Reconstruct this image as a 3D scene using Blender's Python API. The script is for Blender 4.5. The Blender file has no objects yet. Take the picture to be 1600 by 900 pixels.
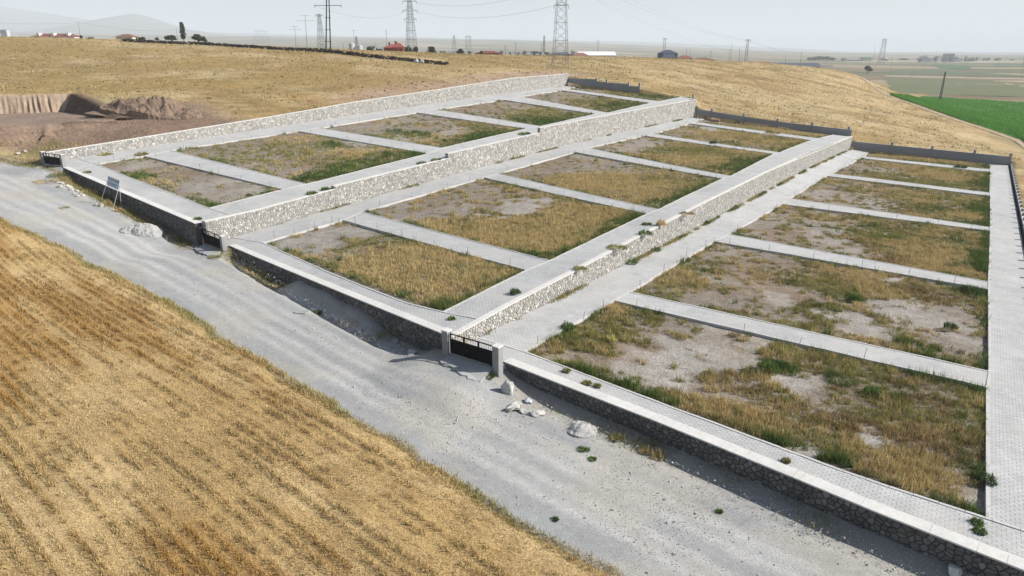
import bpy, math, random
import numpy as np
from mathutils import Vector, Matrix

# ------------------------------------------------------------------ scene, camera, light
scene = bpy.context.scene
COL = scene.collection
rnd = random.Random(7)
rng = np.random.default_rng(11)
RAD = math.radians

FPX, PITCH, YAW, CAMH = 1043.98, RAD(19.317), RAD(-34.506), 25.0
cam_d = bpy.data.cameras.new('camera')
cam_d.sensor_width = 36.0
cam_d.lens = FPX / 1600.0 * 36.0
cam_d.clip_start = 0.5
cam_d.clip_end = 60000.0
cam = bpy.data.objects.new('camera', cam_d)
COL.objects.link(cam)
cam.location = (0, 0, CAMH)
cam.rotation_euler = (RAD(90) - PITCH, 0, -YAW)
scene.camera = cam

SUN_ELEV = RAD(33.0)
SUN_AZ = math.atan2(0.84, 0.54)          # clockwise from +Y towards +X
world = bpy.data.worlds.new('World')
scene.world = world
world.use_nodes = True
wn = world.node_tree
bg = wn.nodes['Background']
sky = wn.nodes.new('ShaderNodeTexSky')
sky.sky_type = 'NISHITA'
sky.sun_disc = False
sky.sun_elevation = SUN_ELEV
sky.sun_rotation = SUN_AZ
sky.altitude = 1000
sky.air_density = 1.0
sky.dust_density = 1.8
sky.ozone_density = 1.0
wn.links.new(sky.outputs[0], bg.inputs[0])
bg.inputs[1].default_value = 0.055

sun_d = bpy.data.lights.new('sun', 'SUN')
sun_d.energy = 5.0
sun_d.angle = RAD(0.55)
sun_d.color = (1.0, 0.95, 0.865)
sun = bpy.data.objects.new('sun', sun_d)
COL.objects.link(sun)
sv = Vector((math.sin(SUN_AZ) * math.cos(SUN_ELEV), math.cos(SUN_AZ) * math.cos(SUN_ELEV), math.sin(SUN_ELEV)))
sun.rotation_euler = sv.to_track_quat('Z', 'Y').to_euler()
sun.location = (60, 40, 120)

scene.view_settings.view_transform = 'Standard'
scene.view_settings.look = 'None'
scene.view_settings.gamma = 1.0
scene.view_settings.exposure = 0.75
scene.view_settings.use_curve_mapping = False

scene.cycles.volume_bounces = 3
scene.cycles.max_bounces = 6
scene.cycles.diffuse_bounces = 1

# ------------------------------------------------------------------ survey: from photo points to places on the land
Fv = np.array([math.sin(YAW) * math.cos(PITCH), math.cos(YAW) * math.cos(PITCH), -math.sin(PITCH)])
Rv = np.array([math.cos(YAW), -math.sin(YAW), 0.0])
Uv = np.cross(Rv, Fv)
HD = np.array([math.sin(YAW), math.cos(YAW), 0.0])
C0 = np.array([0, 0, CAMH])
SURF = {'C': [-0.0013, -0.8553, -1.5798, -0.1758, 0.0259, 0.0494],
        'B': [4.5507, 1.661, -0.6873, -1.5693, 0.0322, -0.4048],
        'A': [-0.5652, -3.2246, 2.5283, 0.1093, -0.0006, -0.1813]}

def surf(t, x, y):
    c = SURF[t]
    # the paved strip of the lower terrace climbs a little towards the retaining wall, most of all in its far half
    lift = np.interp(y, [95, 110, 137, 173, 205, 234], [0.0, 0.28, 0.56, 0.95, 0.75, 0.4]) * np.clip((-27.9 - x) / 4.8, 0, 1) if t == 'C' else 0.0
    x = x / 50.0
    y = (y - 80.0) / 50.0
    return lift + c[0] + c[1] * x + c[2] * y + c[3] * x * y + c[4] * x * x + c[5] * y * y

def zt(t):
    return lambda x, y: surf(t, x, y)

def ray(px, py):
    return Fv + Rv * (px - 800) / FPX - Uv * (py - 450) / FPX

def gp(px, py, zf, dz=0.0):
    d = ray(px, py)
    if not callable(zf):
        zc = zf
        zf = lambda x, y: zc
    def h(s):
        P = C0 + d * s
        return P[2] - float(zf(P[0], P[1])) - dz
    s, step = 20.0, 2.0
    while s < 4000 and h(s) > 0:
        s += step
        step *= 1.03
    a, b = s - step, s
    for _ in range(30):
        m = (a + b) / 2
        if h(m) > 0:
            a = m
        else:
            b = m
    return C0 + d * b

def atx(px, py, X):
    d = ray(px, py)
    return C0 + d * (X / d[0])

def aty(px, py, Y):
    d = ray(px, py)
    return C0 + d * (Y / d[1])

def atd(px, py, D):
    d = ray(px, py)
    return C0 + d * (D / (d @ HD))

_ONE = ['', 'first', 'second', 'third', 'fourth', 'fifth', 'sixth', 'seventh', 'eighth', 'ninth', 'tenth', 'eleventh', 'twelfth', 'thirteenth', 'fourteenth', 'fifteenth', 'sixteenth', 'seventeenth', 'eighteenth', 'nineteenth', 'twentieth']
def nth(k):
    if k <= 20:
        return _ONE[k]
    if k < 30:
        return 'twenty-' + _ONE[k - 20]
    return 'thirtieth' if k == 30 else 'thirty-' + _ONE[k - 30]

# ------------------------------------------------------------------ noise
def _hash(ix, iy, seed):
    n = (ix.astype(np.int64) * 374761393 + iy.astype(np.int64) * 668265263 + seed * 1442695041) & 0x7fffffff
    n = ((n ^ (n >> 13)) * 1274126177) & 0x7fffffff
    n = n ^ (n >> 16)
    return (n & 0xffff) / 65535.0

def vnoise(x, y, seed=0):
    x = np.asarray(x, float)
    y = np.asarray(y, float)
    ix = np.floor(x)
    iy = np.floor(y)
    fx = x - ix
    fy = y - iy
    fx = fx * fx * (3 - 2 * fx)
    fy = fy * fy * (3 - 2 * fy)
    a = _hash(ix, iy, seed)
    b = _hash(ix + 1, iy, seed)
    c = _hash(ix, iy + 1, seed)
    d = _hash(ix + 1, iy + 1, seed)
    return a + (b - a) * fx + (c - a) * fy + (a - b - c + d) * fx * fy

def fbm(x, y, seed=0, octv=4):
    x = np.asarray(x, float)
    y = np.asarray(y, float)
    t = 0
    a = 0.5
    for o in range(octv):
        t = t + a * vnoise(x, y, seed + o * 17)
        x = x * 2.03 + 3.1
        y = y * 2.03 + 7.7
        a *= 0.5
    return t / (1 - 0.5 ** octv)

def sstep(a, b, x):
    t = np.clip((np.asarray(x, float) - a) / (b - a), 0, 1)
    return t * t * (3 - 2 * t)

def mixc(a, b, t):
    t = np.asarray(t)[..., None]
    return np.asarray(a) * (1 - t) + np.asarray(b) * t

# ------------------------------------------------------------------ materials
def node_mat(name):
    m = bpy.data.materials.new(name)
    m.use_nodes = True
    nt = m.node_tree
    return m, nt, nt.nodes['Principled BSDF']

def N(nt, typ, **kw):
    n = nt.nodes.new(typ)
    for k, v in kw.items():
        setattr(n, k, v)
    return n

def math_node(nt, op, a, b=None):
    n = nt.nodes.new('ShaderNodeMath')
    n.operation = op
    for i, v in enumerate((a, b)):
        if v is None:
            continue
        if isinstance(v, (int, float)):
            n.inputs[i].default_value = v
        else:
            nt.links.new(v, n.inputs[i])
    return n.outputs[0]

def mul_col(nt, a, fac):
    """colour times a grey factor socket"""
    n = nt.nodes.new('ShaderNodeVectorMath')
    n.operation = 'SCALE'
    nt.links.new(a, n.inputs[0])
    nt.links.new(fac, n.inputs['Scale'])
    return n.outputs[0]

def noise_range(nt, scale, lo, hi, detail=4.0, rough=0.6, coord=None, dist=0.0):
    n = N(nt, 'ShaderNodeTexNoise')
    n.inputs['Scale'].default_value = scale
    n.inputs['Detail'].default_value = detail
    n.inputs['Roughness'].default_value = rough
    n.inputs['Distortion'].default_value = dist
    if coord is not None:
        nt.links.new(coord, n.inputs['Vector'])
    r = N(nt, 'ShaderNodeMapRange')
    r.inputs[1].default_value = 0.3
    r.inputs[2].default_value = 0.7
    r.inputs[3].default_value = lo
    r.inputs[4].default_value = hi
    r.clamp = False
    nt.links.new(n.outputs[0], r.inputs[0])
    return r.outputs[0], n.outputs[0]

def vc_mat(name, var=((0.35, 0.85, 1.15), (3.0, 0.85, 1.15)), bump=None, rough=0.92, base=None, spec=0.2):
    """vertex colour 'Col' (or one base colour) times several octaves of noise, with fine relief"""
    m, nt, p = node_mat(name)
    geo = N(nt, 'ShaderNodeNewGeometry')
    if base is None:
        src = N(nt, 'ShaderNodeVertexColor', layer_name='Col').outputs[0]
    else:
        c = N(nt, 'ShaderNodeRGB')
        c.outputs[0].default_value = (*base, 1)
        src = c.outputs[0]
    for sc, lo, hi in var:
        f, _ = noise_range(nt, sc, lo, hi, coord=geo.outputs['Position'])
        src = mul_col(nt, src, f)
    nt.links.new(src, p.inputs['Base Color'])
    p.inputs['Roughness'].default_value = rough
    p.inputs['Specular IOR Level'].default_value = spec
    if bump:
        b = N(nt, 'ShaderNodeBump')
        _, h = noise_range(nt, bump[0], 0, 1, detail=6, rough=0.7, coord=geo.outputs['Position'])
        nt.links.new(h, b.inputs['Height'])
        b.inputs['Strength'].default_value = bump[1]
        b.inputs['Distance'].default_value = bump[2]
        nt.links.new(b.outputs[0], p.inputs['Normal'])
    return m

def leaf_mat(name, trans=0.25):
    m = bpy.data.materials.new(name)
    m.use_nodes = True
    nt = m.node_tree
    nt.nodes.clear()
    out = N(nt, 'ShaderNodeOutputMaterial')
    c = N(nt, 'ShaderNodeVertexColor', layer_name='Col')
    d = N(nt, 'ShaderNodeBsdfDiffuse')
    t = N(nt, 'ShaderNodeBsdfTranslucent')
    mx = N(nt, 'ShaderNodeMixShader')
    mx.inputs[0].default_value = trans
    nt.links.new(c.outputs[0], d.inputs[0])
    nt.links.new(c.outputs[0], t.inputs[0])
    nt.links.new(d.outputs[0], mx.inputs[1])
    nt.links.new(t.outputs[0], mx.inputs[2])
    nt.links.new(mx.outputs[0], out.inputs[0])
    return m

def paver_mat(name, base):
    """interlocking concrete pavers: rows of small blocks with dark joints"""
    m, nt, p = node_mat(name)
    geo = N(nt, 'ShaderNodeNewGeometry')
    br = N(nt, 'ShaderNodeTexBrick')
    br.inputs['Scale'].default_value = 1.0
    br.inputs['Brick Width'].default_value = 0.42
    br.inputs['Row Height'].default_value = 0.24
    br.inputs['Mortar Size'].default_value = 0.022
    br.inputs['Mortar Smooth'].default_value = 0.4
    br.inputs['Color1'].default_value = (*[v * 1.06 for v in base], 1)
    br.inputs['Color2'].default_value = (*[v * 0.93 for v in base], 1)
    br.inputs['Mortar'].default_value = (*[v * 0.55 for v in base], 1)
    nt.links.new(geo.outputs['Position'], br.inputs['Vector'])
    src = br.outputs['Color']
    for sc, lo, hi in ((0.12, 0.9, 1.1), (0.6, 0.9, 1.09), (4.0, 0.92, 1.07)):
        f, _ = noise_range(nt, sc, lo, hi, coord=geo.outputs['Position'])
        src = mul_col(nt, src, f)
    # drifted sand: warm pale film in patches
    f, _ = noise_range(nt, 0.22, -0.55, 0.75, coord=geo.outputs['Position'], detail=6)
    cl = N(nt, 'ShaderNodeClamp')
    nt.links.new(f, cl.inputs[0])
    mx = N(nt, 'ShaderNodeMix', data_type='RGBA')
    nt.links.new(cl.outputs[0], mx.inputs[0])
    nt.links.new(src, mx.inputs[6])
    mx.inputs[7].default_value = (base[0] * 1.02, base[1] * 0.985, base[2] * 0.94, 1)
    nt.links.new(mx.outputs[2], p.inputs['Base Color'])
    p.inputs['Roughness'].default_value = 0.85
    p.inputs['Specular IOR Level'].default_value = 0.25
    b = N(nt, 'ShaderNodeBump')
    b.inputs['Strength'].default_value = 0.6
    b.inputs['Distance'].default_value = 0.02
    b.invert = True
    nt.links.new(br.outputs['Fac'], b.inputs['Height'])
    nt.links.new(b.outputs[0], p.inputs['Normal'])
    return m

M = {}
M['soil'] = vc_mat('plot_soil', ((0.15, 0.9, 1.1), (0.9, 0.82, 1.18), (3.5, 0.78, 1.22), (9.0, 0.75, 1.25)), bump=(4.0, 1.0, 0.14))
M['gravel'] = vc_mat('road_gravel', ((0.25, 0.94, 1.06), (2.0, 0.92, 1.08), (14.0, 0.72, 1.26)), bump=(11.0, 0.9, 0.05))
M['stubble_soil'] = vc_mat('stubble_soil', ((0.3, 0.9, 1.1), (2.5, 0.86, 1.14), (9.0, 0.75, 1.25)), bump=(6.0, 0.9, 0.08))
M['earth'] = vc_mat('cut_earth', ((0.15, 0.88, 1.12), (0.8, 0.84, 1.16), (3.5, 0.84, 1.16)), bump=(1.2, 0.9, 0.3))
M['paver'] = paver_mat('paver', (0.465, 0.47, 0.475))
M['kerb'] = vc_mat('kerb_concrete', ((0.5, 0.92, 1.08), (5.0, 0.93, 1.07)), base=(0.50, 0.495, 0.485))
M['coping'] = vc_mat('coping_concrete', ((0.3, 0.92, 1.06), (2.5, 0.92, 1.08), (12, .95, 1.05)), bump=(9, 0.3, 0.02), base=(0.60, 0.59, 0.57))
M['mortar'] = vc_mat('mortar', ((0.4, 0.9, 1.1), (4.0, 0.88, 1.12)), bump=(8, 0.5, 0.03), base=(0.30, 0.295, 0.28))
M['shaded_mortar'] = vc_mat('shaded_mortar', ((0.4, 0.9, 1.1), (4.0, 0.85, 1.15)), bump=(8, 0.5, 0.03), base=(0.085, 0.084, 0.084))  # front wall mortar, darkened so its colour carries the shade
M['stone'] = vc_mat('wall_stone', ((1.5, 0.92, 1.08), (7.0, 0.88, 1.12)), bump=(9, 0.5, 0.03))
M['block'] = vc_mat('concrete_block', ((0.25, 0.9, 1.1), (2.0, 0.92, 1.08), (8, 0.94, 1.06)), bump=(6, 0.3, 0.02), base=(0.27, 0.275, 0.28))
M['concrete'] = vc_mat('slab_concrete', ((0.6, 0.9, 1.1), (4.0, 0.92, 1.08)), bump=(7, 0.5, 0.03), base=(0.36, 0.365, 0.365))
M['rock'] = vc_mat('pale_rock', ((0.9, 0.88, 1.12), (5.0, 0.82, 1.18)), bump=(5, 0.8, 0.08))
M['leaf'] = leaf_mat('blades')
M['tree'] = leaf_mat('leaves', 0.2)
M['vc'] = vc_mat('painted', ((0.8, 0.95, 1.05), (6, 0.95, 1.05)), rough=0.8)
M['bark'] = vc_mat('bark', ((3, 0.8, 1.2),), base=(0.09, 0.07, 0.05))
M['black_steel'] = vc_mat('black_steel', ((1.5, 0.8, 1.25),), base=(0.008, 0.008, 0.009), rough=0.75, spec=0.12)
M['steel'] = vc_mat('galvanised_steel', ((0.6, 0.9, 1.1),), base=(0.11, 0.12, 0.135), rough=0.6, spec=0.4)
M['pole'] = vc_mat('pole_concrete', ((0.6, 0.9, 1.1),), base=(0.13, 0.13, 0.13), rough=0.9)
M['dark_pole'] = vc_mat('dark_pole', ((0.6, 0.9, 1.1),), base=(0.03, 0.032, 0.037), rough=0.9)
M['rust'] = vc_mat('rusty_stake', ((6, 0.7, 1.3),), base=(0.07, 0.055, 0.045), rough=0.9)
M['cable'] = vc_mat('cable', ((0.5, 0.95, 1.05),), base=(0.16, 0.17, 0.18), rough=0.7)

# ------------------------------------------------------------------ object helpers
def raw_mesh(name, V, F, mat, col=None, smooth=False):
    V = np.asarray(V, np.float32)
    me = bpy.data.meshes.new(name)
    if isinstance(F, np.ndarray):
        k = F.shape[1]
        nf = F.shape[0]
        tot = np.full(nf, k, np.int32)
        idx = F.astype(np.int32).ravel()
    else:
        nf = len(F)
        tot = np.array([len(f) for f in F], np.int32)
        idx = np.array([i for f in F for i in f], np.int32)
    st = np.concatenate([[0], np.cumsum(tot)[:-1]]).astype(np.int32) if nf else np.zeros(0, np.int32)
    me.vertices.add(len(V))
    me.vertices.foreach_set('co', V.ravel())
    me.loops.add(len(idx))
    me.loops.foreach_set('vertex_index', idx)
    me.polygons.add(nf)
    me.polygons.foreach_set('loop_start', st)
    me.polygons.foreach_set('loop_total', tot)
    me.polygons.foreach_set('use_smooth', np.full(nf, bool(smooth)))
    me.update(calc_edges=True)
    if col is not None:
        col = np.asarray(col, np.float32)
        if col.ndim == 1:
            col = np.tile(col, (len(V), 1))
        a = me.color_attributes.new('Col', 'FLOAT_COLOR', 'POINT')
        a.data.foreach_set('color', np.concatenate([col[:, :3], np.ones((len(V), 1), np.float32)], 1).ravel())
    if mat is not None:
        me.materials.append(M[mat] if isinstance(mat, str) else mat)
    return me

def tag(o, label=None, cat=None, group=None, kind=None):
    if label: o['label'] = label
    if cat: o['category'] = cat
    if group: o['group'] = group
    if kind: o['kind'] = kind
    return o

def obj(name, V, F, mat, parent=None, col=None, smooth=False, origin=None):
    """one mesh object; its origin goes to the middle of its base; world coordinates in"""
    V = np.asarray(V, float)
    if origin is None:
        lo, hi = V.min(0), V.max(0)
        origin = np.array([(lo[0] + hi[0]) / 2, (lo[1] + hi[1]) / 2, lo[2]])
    origin = np.asarray(origin, float)
    me = raw_mesh(name, V - origin, F, mat, col, smooth)
    o = bpy.data.objects.new(name, me)
    COL.objects.link(o)
    if parent is None:
        o.location = origin
    else:
        o.parent = parent
        o.location = origin - np.array(parent['_w'])
    o['_w'] = [float(v) for v in origin]
    return o

def empty(name, loc, label, cat, group=None):
    o = bpy.data.objects.new(name, None)
    COL.objects.link(o)
    o.location = loc
    o.empty_display_size = 0.5
    o['_w'] = [float(v) for v in loc]
    return tag(o, label, cat, group)

class MB:
    """collects simple solids into one mesh"""
    def __init__(s):
        s.V, s.F, s.C = [], [], []
    def add(s, V, F, col=None):
        n = len(s.V)
        s.V += [tuple(map(float, v)) for v in V]
        s.F += [tuple(i + n for i in f) for f in F]
        if col is not None:
            s.C += [tuple(col)] * len(V)
        return s
    def hexa(s, P, col=None):
        return s.add(P, [(3, 2, 1, 0), (4, 5, 6, 7), (0, 1, 5, 4), (1, 2, 6, 5), (2, 3, 7, 6), (3, 0, 4, 7)], col)
    def box(s, c, d, rz=0.0, col=None):
        x, y, z = [v / 2 for v in d]
        ca, sa = math.cos(rz), math.sin(rz)
        P = []
        for zz in (-z, z):
            for (a, b) in ((-x, -y), (x, -y), (x, y), (-x, y)):
                P.append((c[0] + a * ca - b * sa, c[1] + a * sa + b * ca, c[2] + zz))
        return s.hexa(P, col)
    def beam(s, a, b, w, w2=None, n=4, col=None):
        a = np.array(a, float)
        b = np.array(b, float)
        w2 = w if w2 is None else w2
        d = b - a
        d /= np.linalg.norm(d) + 1e-9
        u = np.cross(d, [0, 0, 1.0])
        if np.linalg.norm(u) < 1e-3:
            u = np.array([1.0, 0, 0])
        u /= np.linalg.norm(u)
        v = np.cross(d, u)
        P = []
        for (q, r) in ((a, w), (b, w2)):
            for k in range(n):
                t = 2 * math.pi * (k + 0.5) / n
                P.append(q + (u * math.cos(t) + v * math.sin(t)) * r * 0.7071 * (1 if n == 4 else 1.414) )
        F = [tuple(range(n - 1, -1, -1)), tuple(range(n, 2 * n))]
        for k in range(n):
            k2 = (k + 1) % n
            F.append((k, k2, n + k2, n + k))
        return s.add(P, F, col)
    def build(s, name, mat, parent=None, col=None, smooth=False):
        c = col
        if s.C and len(s.C) == len(s.V):
            c = np.array(s.C)
        return obj(name, s.V, s.F, mat, parent, c, smooth)

def structure(o):
    o['kind'] = 'structure'
    return o

def grid_faces(nr, nc):
    i = np.arange(nr * nc).reshape(nr, nc)
    return np.stack([i[:-1, :-1].ravel(), i[:-1, 1:].ravel(), i[1:, 1:].ravel(), i[1:, :-1].ravel()], 1)

# ------------------------------------------------------------------ blades of grass, straw, leaves
def blades(P, h, w, col, lean=0.35, seed=1):
    r = np.random.default_rng(seed)
    n = len(P)
    a = r.uniform(0, 2 * math.pi, n)
    u = np.stack([np.cos(a), np.sin(a), np.zeros(n)], 1)
    la = r.uniform(0, 2 * math.pi, n)
    ln = np.abs(r.normal(0, lean, n))
    L = np.stack([np.cos(la) * ln, np.sin(la) * ln, np.ones(n)], 1)
    L /= np.linalg.norm(L, axis=1)[:, None]
    V = np.empty((n, 3, 3))
    V[:, 0] = P - u * (w / 2)[:, None]
    V[:, 1] = P + u * (w / 2)[:, None]
    V[:, 2] = P + L * h[:, None]
    F = np.arange(3 * n).reshape(n, 3)
    return V.reshape(-1, 3), F, np.repeat(col, 3, axis=0)

def tufts(centres, k, spread, h, w, cols, lean=0.4, seed=1, zf=None):
    """k blades round each centre"""
    r = np.random.default_rng(seed)
    n = len(centres)
    P = np.repeat(centres, k, axis=0)
    sp = np.repeat(spread, k) if np.ndim(spread) else spread
    a = r.uniform(0, 2 * math.pi, n * k)
    q = np.sqrt(r.uniform(0, 1, n * k)) * sp
    P = P.copy()
    P[:, 0] += np.cos(a) * q
    P[:, 1] += np.sin(a) * q
    if zf is not None:
        P[:, 2] = zf(P[:, 0], P[:, 1])
    hh = np.repeat(h, k) * r.uniform(0.55, 1.15, n * k)
    ww = np.repeat(w, k) * r.uniform(0.7, 1.3, n * k)
    cc = np.repeat(cols, k, axis=0) * r.uniform(0.75, 1.25, (n * k, 1)) * r.uniform(0.95, 1.05, (n * k, 3))
    return blades(P, hh, ww, cc, lean, seed + 5)

GOLD = np.array([0.51, 0.395, 0.19])
STRAW = np.array([0.60, 0.46, 0.235])
OLIVE = np.array([0.29, 0.275, 0.10])
GREEN = np.array([0.095, 0.15, 0.04])
DKGRN = np.array([0.06, 0.09, 0.035])
BROWN = np.array([0.29, 0.205, 0.105])
# ------------------------------------------------------------------ the lie of the land
FX = np.array([-400, -160, -146, -137, -128.8, -109, -84.5, -81.4, -66.1, -61.4, -33.8, -28.3, -14.5, -6.8, 0.14, 5.68, 9.2, 60, 200], float)
FY = np.array([-40.0, 30.0, 44.0, 50.4, 51.37, 49.9, 48.2, 49.75, 46.45, 45.4, 39.05, 39.5, 38.05, 36.99, 35.95, 35.4, 35.0, 31, 25], float)
def front(x):
    return np.interp(x, FX, FY)
ROADX = [-400, -260, -200, -160, -138, -128, -106, -86, -60, -34, -14, 5, 30, 120, 300]
ROADZ = [12, 11, 9.6, 7.6, 6.5, 5.5, 3.4, 0.9, 0.55, 0.75, 0.25, 0.0, -0.4, -3, -5]
def road_z(x):
    return np.interp(x, ROADX, ROADZ)

BKY = 235.0
LX, RX = -135.2, 8.3
ctl = []
for x in (-330, -260, -200, -165, -144, -138, -128, -117, -106, -96, -86, -73, -60, -47, -34, -24, -14, -5, 5, 18, 30, 70, 120):
    for d in (0.8, 7, 14, 30, 50):
        zz = float(road_z(x))
        ctl.append((x, float(front(x)) - d, zz - (0.0 if d < 10 else 0.004 * (d - 10))))
for (px, py) in [(82, 237), (200, 218), (312, 200), (400, 186), (480, 172), (555, 159), (610, 151), (670, 142), (735, 132), (800, 122), (884, 115)]:
    P = atx(px, py, LX - 0.6)
    ctl.append((P[0], P[1], P[2] - 0.12))
for x, z in [(-135.5, 16.9), (-128, 15.6), (-118, 14.2), (-105, 12.9), (-95, 11.3), (-86, 9.6), (-82, 6.6), (-70, 5.4), (-55, 4.1), (-36, 2.0), (-31, -1.3), (-20, -1.9), (-8, -2.5), (8, -3.0)]:
    ctl.append((x, BKY + 0.8, z))
for y in (36, 60, 90, 120, 150, 180, 210, 233):
    ctl.append((RX + 0.8, y, float(surf('C', RX, y)) - 0.25))
for x, y, z in [(40, 60, -1.0), (40, 110, -2.6), (40, 160, -4), (40, 230, -5.4), (100, 60, -4), (100, 150, -5.5), (100, 260, -6), (200, 120, -6), (200, 300, -6),
                (40, 300, -5.6), (80, 420, -6), (200, 500, -6), (20, 420, -6.2), (0, 560, -6.2), (100, 640, -6.2), (300, 700, -6.2)]:
    ctl.append((x, y, z))
for (px, py, D) in [(-250, 48, 330), (0, 58, 330), (100, 61, 330), (200, 66, 330), (320, 71, 325), (400, 75, 320), (510, 82, 300), (600, 92, 285), (700, 101, 270), (640, 84, 430), (720, 86, 420),
                    (800, 87, 420), (880, 105, 300), (900, 87.5, 410), (1000, 90, 400), (1100, 93.5, 410), (1200, 98, 415), (1260, 103, 410), (1300, 108, 410),
                    (1340, 117, 400), (1368, 135, 385), (1392, 148.5, 360), (1440, 166, 330), (1500, 187, 300), (1560, 206, 278), (1600, 221, 262), (1660, 245, 240)]:
    P = atd(px, py, D)
    ctl.append(tuple(P))
for (px, py, D) in [(1480, 178, 400), (1400, 145, 520), (1600, 190, 330), (1330, 100, 700), (1500, 130, 700), (1600, 130, 700)]:
    P = atd(px, py, D)
    ctl.append((P[0], P[1], -6.2))
for (px, D, z) in [(-200, 520, 26), (0, 520, 24), (200, 520, 22), (400, 520, 21), (560, 560, 21), (760, 600, 18), (900, 560, 16), (1050, 580, 10), (1200, 560, 5), (1290, 520, 2),
                   (0, 800, 10), (300, 800, 10), (600, 800, 10), (900, 800, 4), (1150, 800, -3)]:
    P = atd(px, 84, D)
    ctl.append((P[0], P[1], z))
for x, y, z in [(-330, 60, 17), (-420, 80, 26), (-420, -60, 12), (-250, -60, 6), (-120, -80, 1), (0, -80, -2), (120, -60, -4), (-200, 75, 14.5)]:
    ctl.append((x, y, z))
# the excavation beside the gravel road: floor, crest of the spoil bank, toe
PITZ = 11.9
pit_foot = [gp(px, py, PITZ) for px, py in [(-140, 181), (0, 177), (60, 175.5), (110, 174)]]
pit_end = gp(180, 184.5, PITZ + 0.3)
pit_crest = [gp(px, py, PITZ + 0.1) for px, py in [(-140, 203), (0, 199), (60, 198), (110, 191), (180, 186.5)]]
for P in pit_crest:
    ctl.append((P[0], P[1], PITZ))
for px, py, z in [(-140, 250, 8.4), (0, 243, 8.0), (50, 232, 8.2), (90, 226, 8.4)]:
    P = gp(px, py, z)
    ctl.append(tuple(P))
# lip above the cut
pit_lip = [P + np.array([-0.5, 0.6, 0]) for P in pit_foot]
lipz = [atx(px, py, P[0])[2] for (px, py), P in zip([(-140, 149), (0, 147.5), (60, 146.5), (125, 145.5)], pit_lip)]
LIPH = [max(2.6, min(5.0, z)) for z in [PITZ + 3.9, PITZ + 3.9, PITZ + 3.8, PITZ + 3.7]]
for P in pit_lip:
    ctl.append((P[0] - 2, P[1] + 1.5, PITZ + 4.0))
CT = np.array(ctl, float)
# thin out points that are nearly on top of each other
keep = []
for i, c in enumerate(CT):
    if all((CT[j, 0] - c[0]) ** 2 + (CT[j, 1] - c[1]) ** 2 > 2.0 for j in keep):
        keep.append(i)
CT = CT[keep]
SC = 100.0
def _phi(r):
    return r
_D = np.hypot(CT[:, None, 0] - CT[None, :, 0], CT[:, None, 1] - CT[None, :, 1]) / SC
N_CTL = len(CT)
_A = np.zeros((N_CTL + 3, N_CTL + 3))
_A[:N_CTL, :N_CTL] = _phi(_D) - np.eye(N_CTL) * 2e-4
_A[:N_CTL, N_CTL] = 1
_A[:N_CTL, N_CTL + 1:] = CT[:, :2] / SC
_A[N_CTL:, :N_CTL] = _A[:N_CTL, N_CTL:].T
_W = np.linalg.solve(_A, np.concatenate([CT[:, 2], np.zeros(3)]))

def near_land(x, y):
    x = np.asarray(x, float)
    y = np.asarray(y, float)
    sh = x.shape
    x = x.ravel()
    y = y.ravel()
    out = np.empty(len(x))
    for i in range(0, len(x), 20000):
        a, b = x[i:i + 20000], y[i:i + 20000]
        r = np.hypot(a[:, None] - CT[None, :, 0], b[:, None] - CT[None, :, 1]) / SC
        out[i:i + 20000] = _phi(r) @ _W[:N_CTL] + _W[N_CTL] + (a * _W[N_CTL + 1] + b * _W[N_CTL + 2]) / SC
    return out.reshape(sh)

def far_land(x, y):
    r = np.hypot(x, y)
    az = np.degrees(np.arctan2(x, y))                       # clockwise from +Y
    lift = np.interp(az, [-180, -110, -75, -50, -34, -22, -12, 0, 60, 180], [30, 60, 210, 200, 165, 95, 30, 10, 10, 30])
    return -6.2 + sstep(700, 9500, r) * (lift + 25) + (fbm(x / 1800, y / 1800, 5) - 0.5) * 30 * sstep(2500, 8000, r)

GATEC = [(-31.2, 36.9, 1.45), (-83.2, 46.9, 0.28), (-133.5, 48.6, 6.30)]
def land(x, y):
    x = np.asarray(x, float)
    y = np.asarray(y, float)
    d = np.hypot(x + 110, y - 220)
    k = sstep(520, 820, d)
    z = np.where(k < 1, near_land(np.where(k < 1, x, 0), np.where(k < 1, y, 0)), 0) * (1 - k) + far_land(x, y) * k
    for gx, gy, gz in GATEC:
        g = np.exp(-(((x - gx) / 4.6) ** 4 + ((y - gy) / 4.4) ** 4)) * (y < front(x) + 0.8)
        z = z + (gz - z) * g
    fr = front(x) - y
    calm = sstep(0, 6, fr) * 0 + np.where((fr > -1) & (fr < 26) & (x > -160), 0.18, 1.0)
    z = z + ((fbm(x / 26, y / 26, 3) - 0.5) * 0.9 + (fbm(x / 5, y / 5, 9, 3) - 0.5) * 0.25) * calm * sstep(2, 14, np.maximum.reduce([LX - x, y - BKY, x - RX, fr + 8]))
    return z

def landz(x, y):
    return float(land(np.array([x]), np.array([y]))[0])

# polygon of the pit floor (in plan)
PITPOLY = np.array([[P[0], P[1]] for P in pit_foot] + [[pit_end[0], pit_end[1]]] + [[P[0], P[1]] for P in pit_crest[::-1]])
def inside_poly(x, y, poly):
    x = np.asarray(x)
    y = np.asarray(y)
    c = np.zeros(x.shape, bool)
    n = len(poly)
    for i in range(n):
        x1, y1 = poly[i]
        x2, y2 = poly[(i + 1) % n]
        t = ((y1 > y) != (y2 > y)) & (x < (x2 - x1) * (y - y1) / (y2 - y1 + 1e-12) + x1)
        c ^= t
    return c

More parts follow.
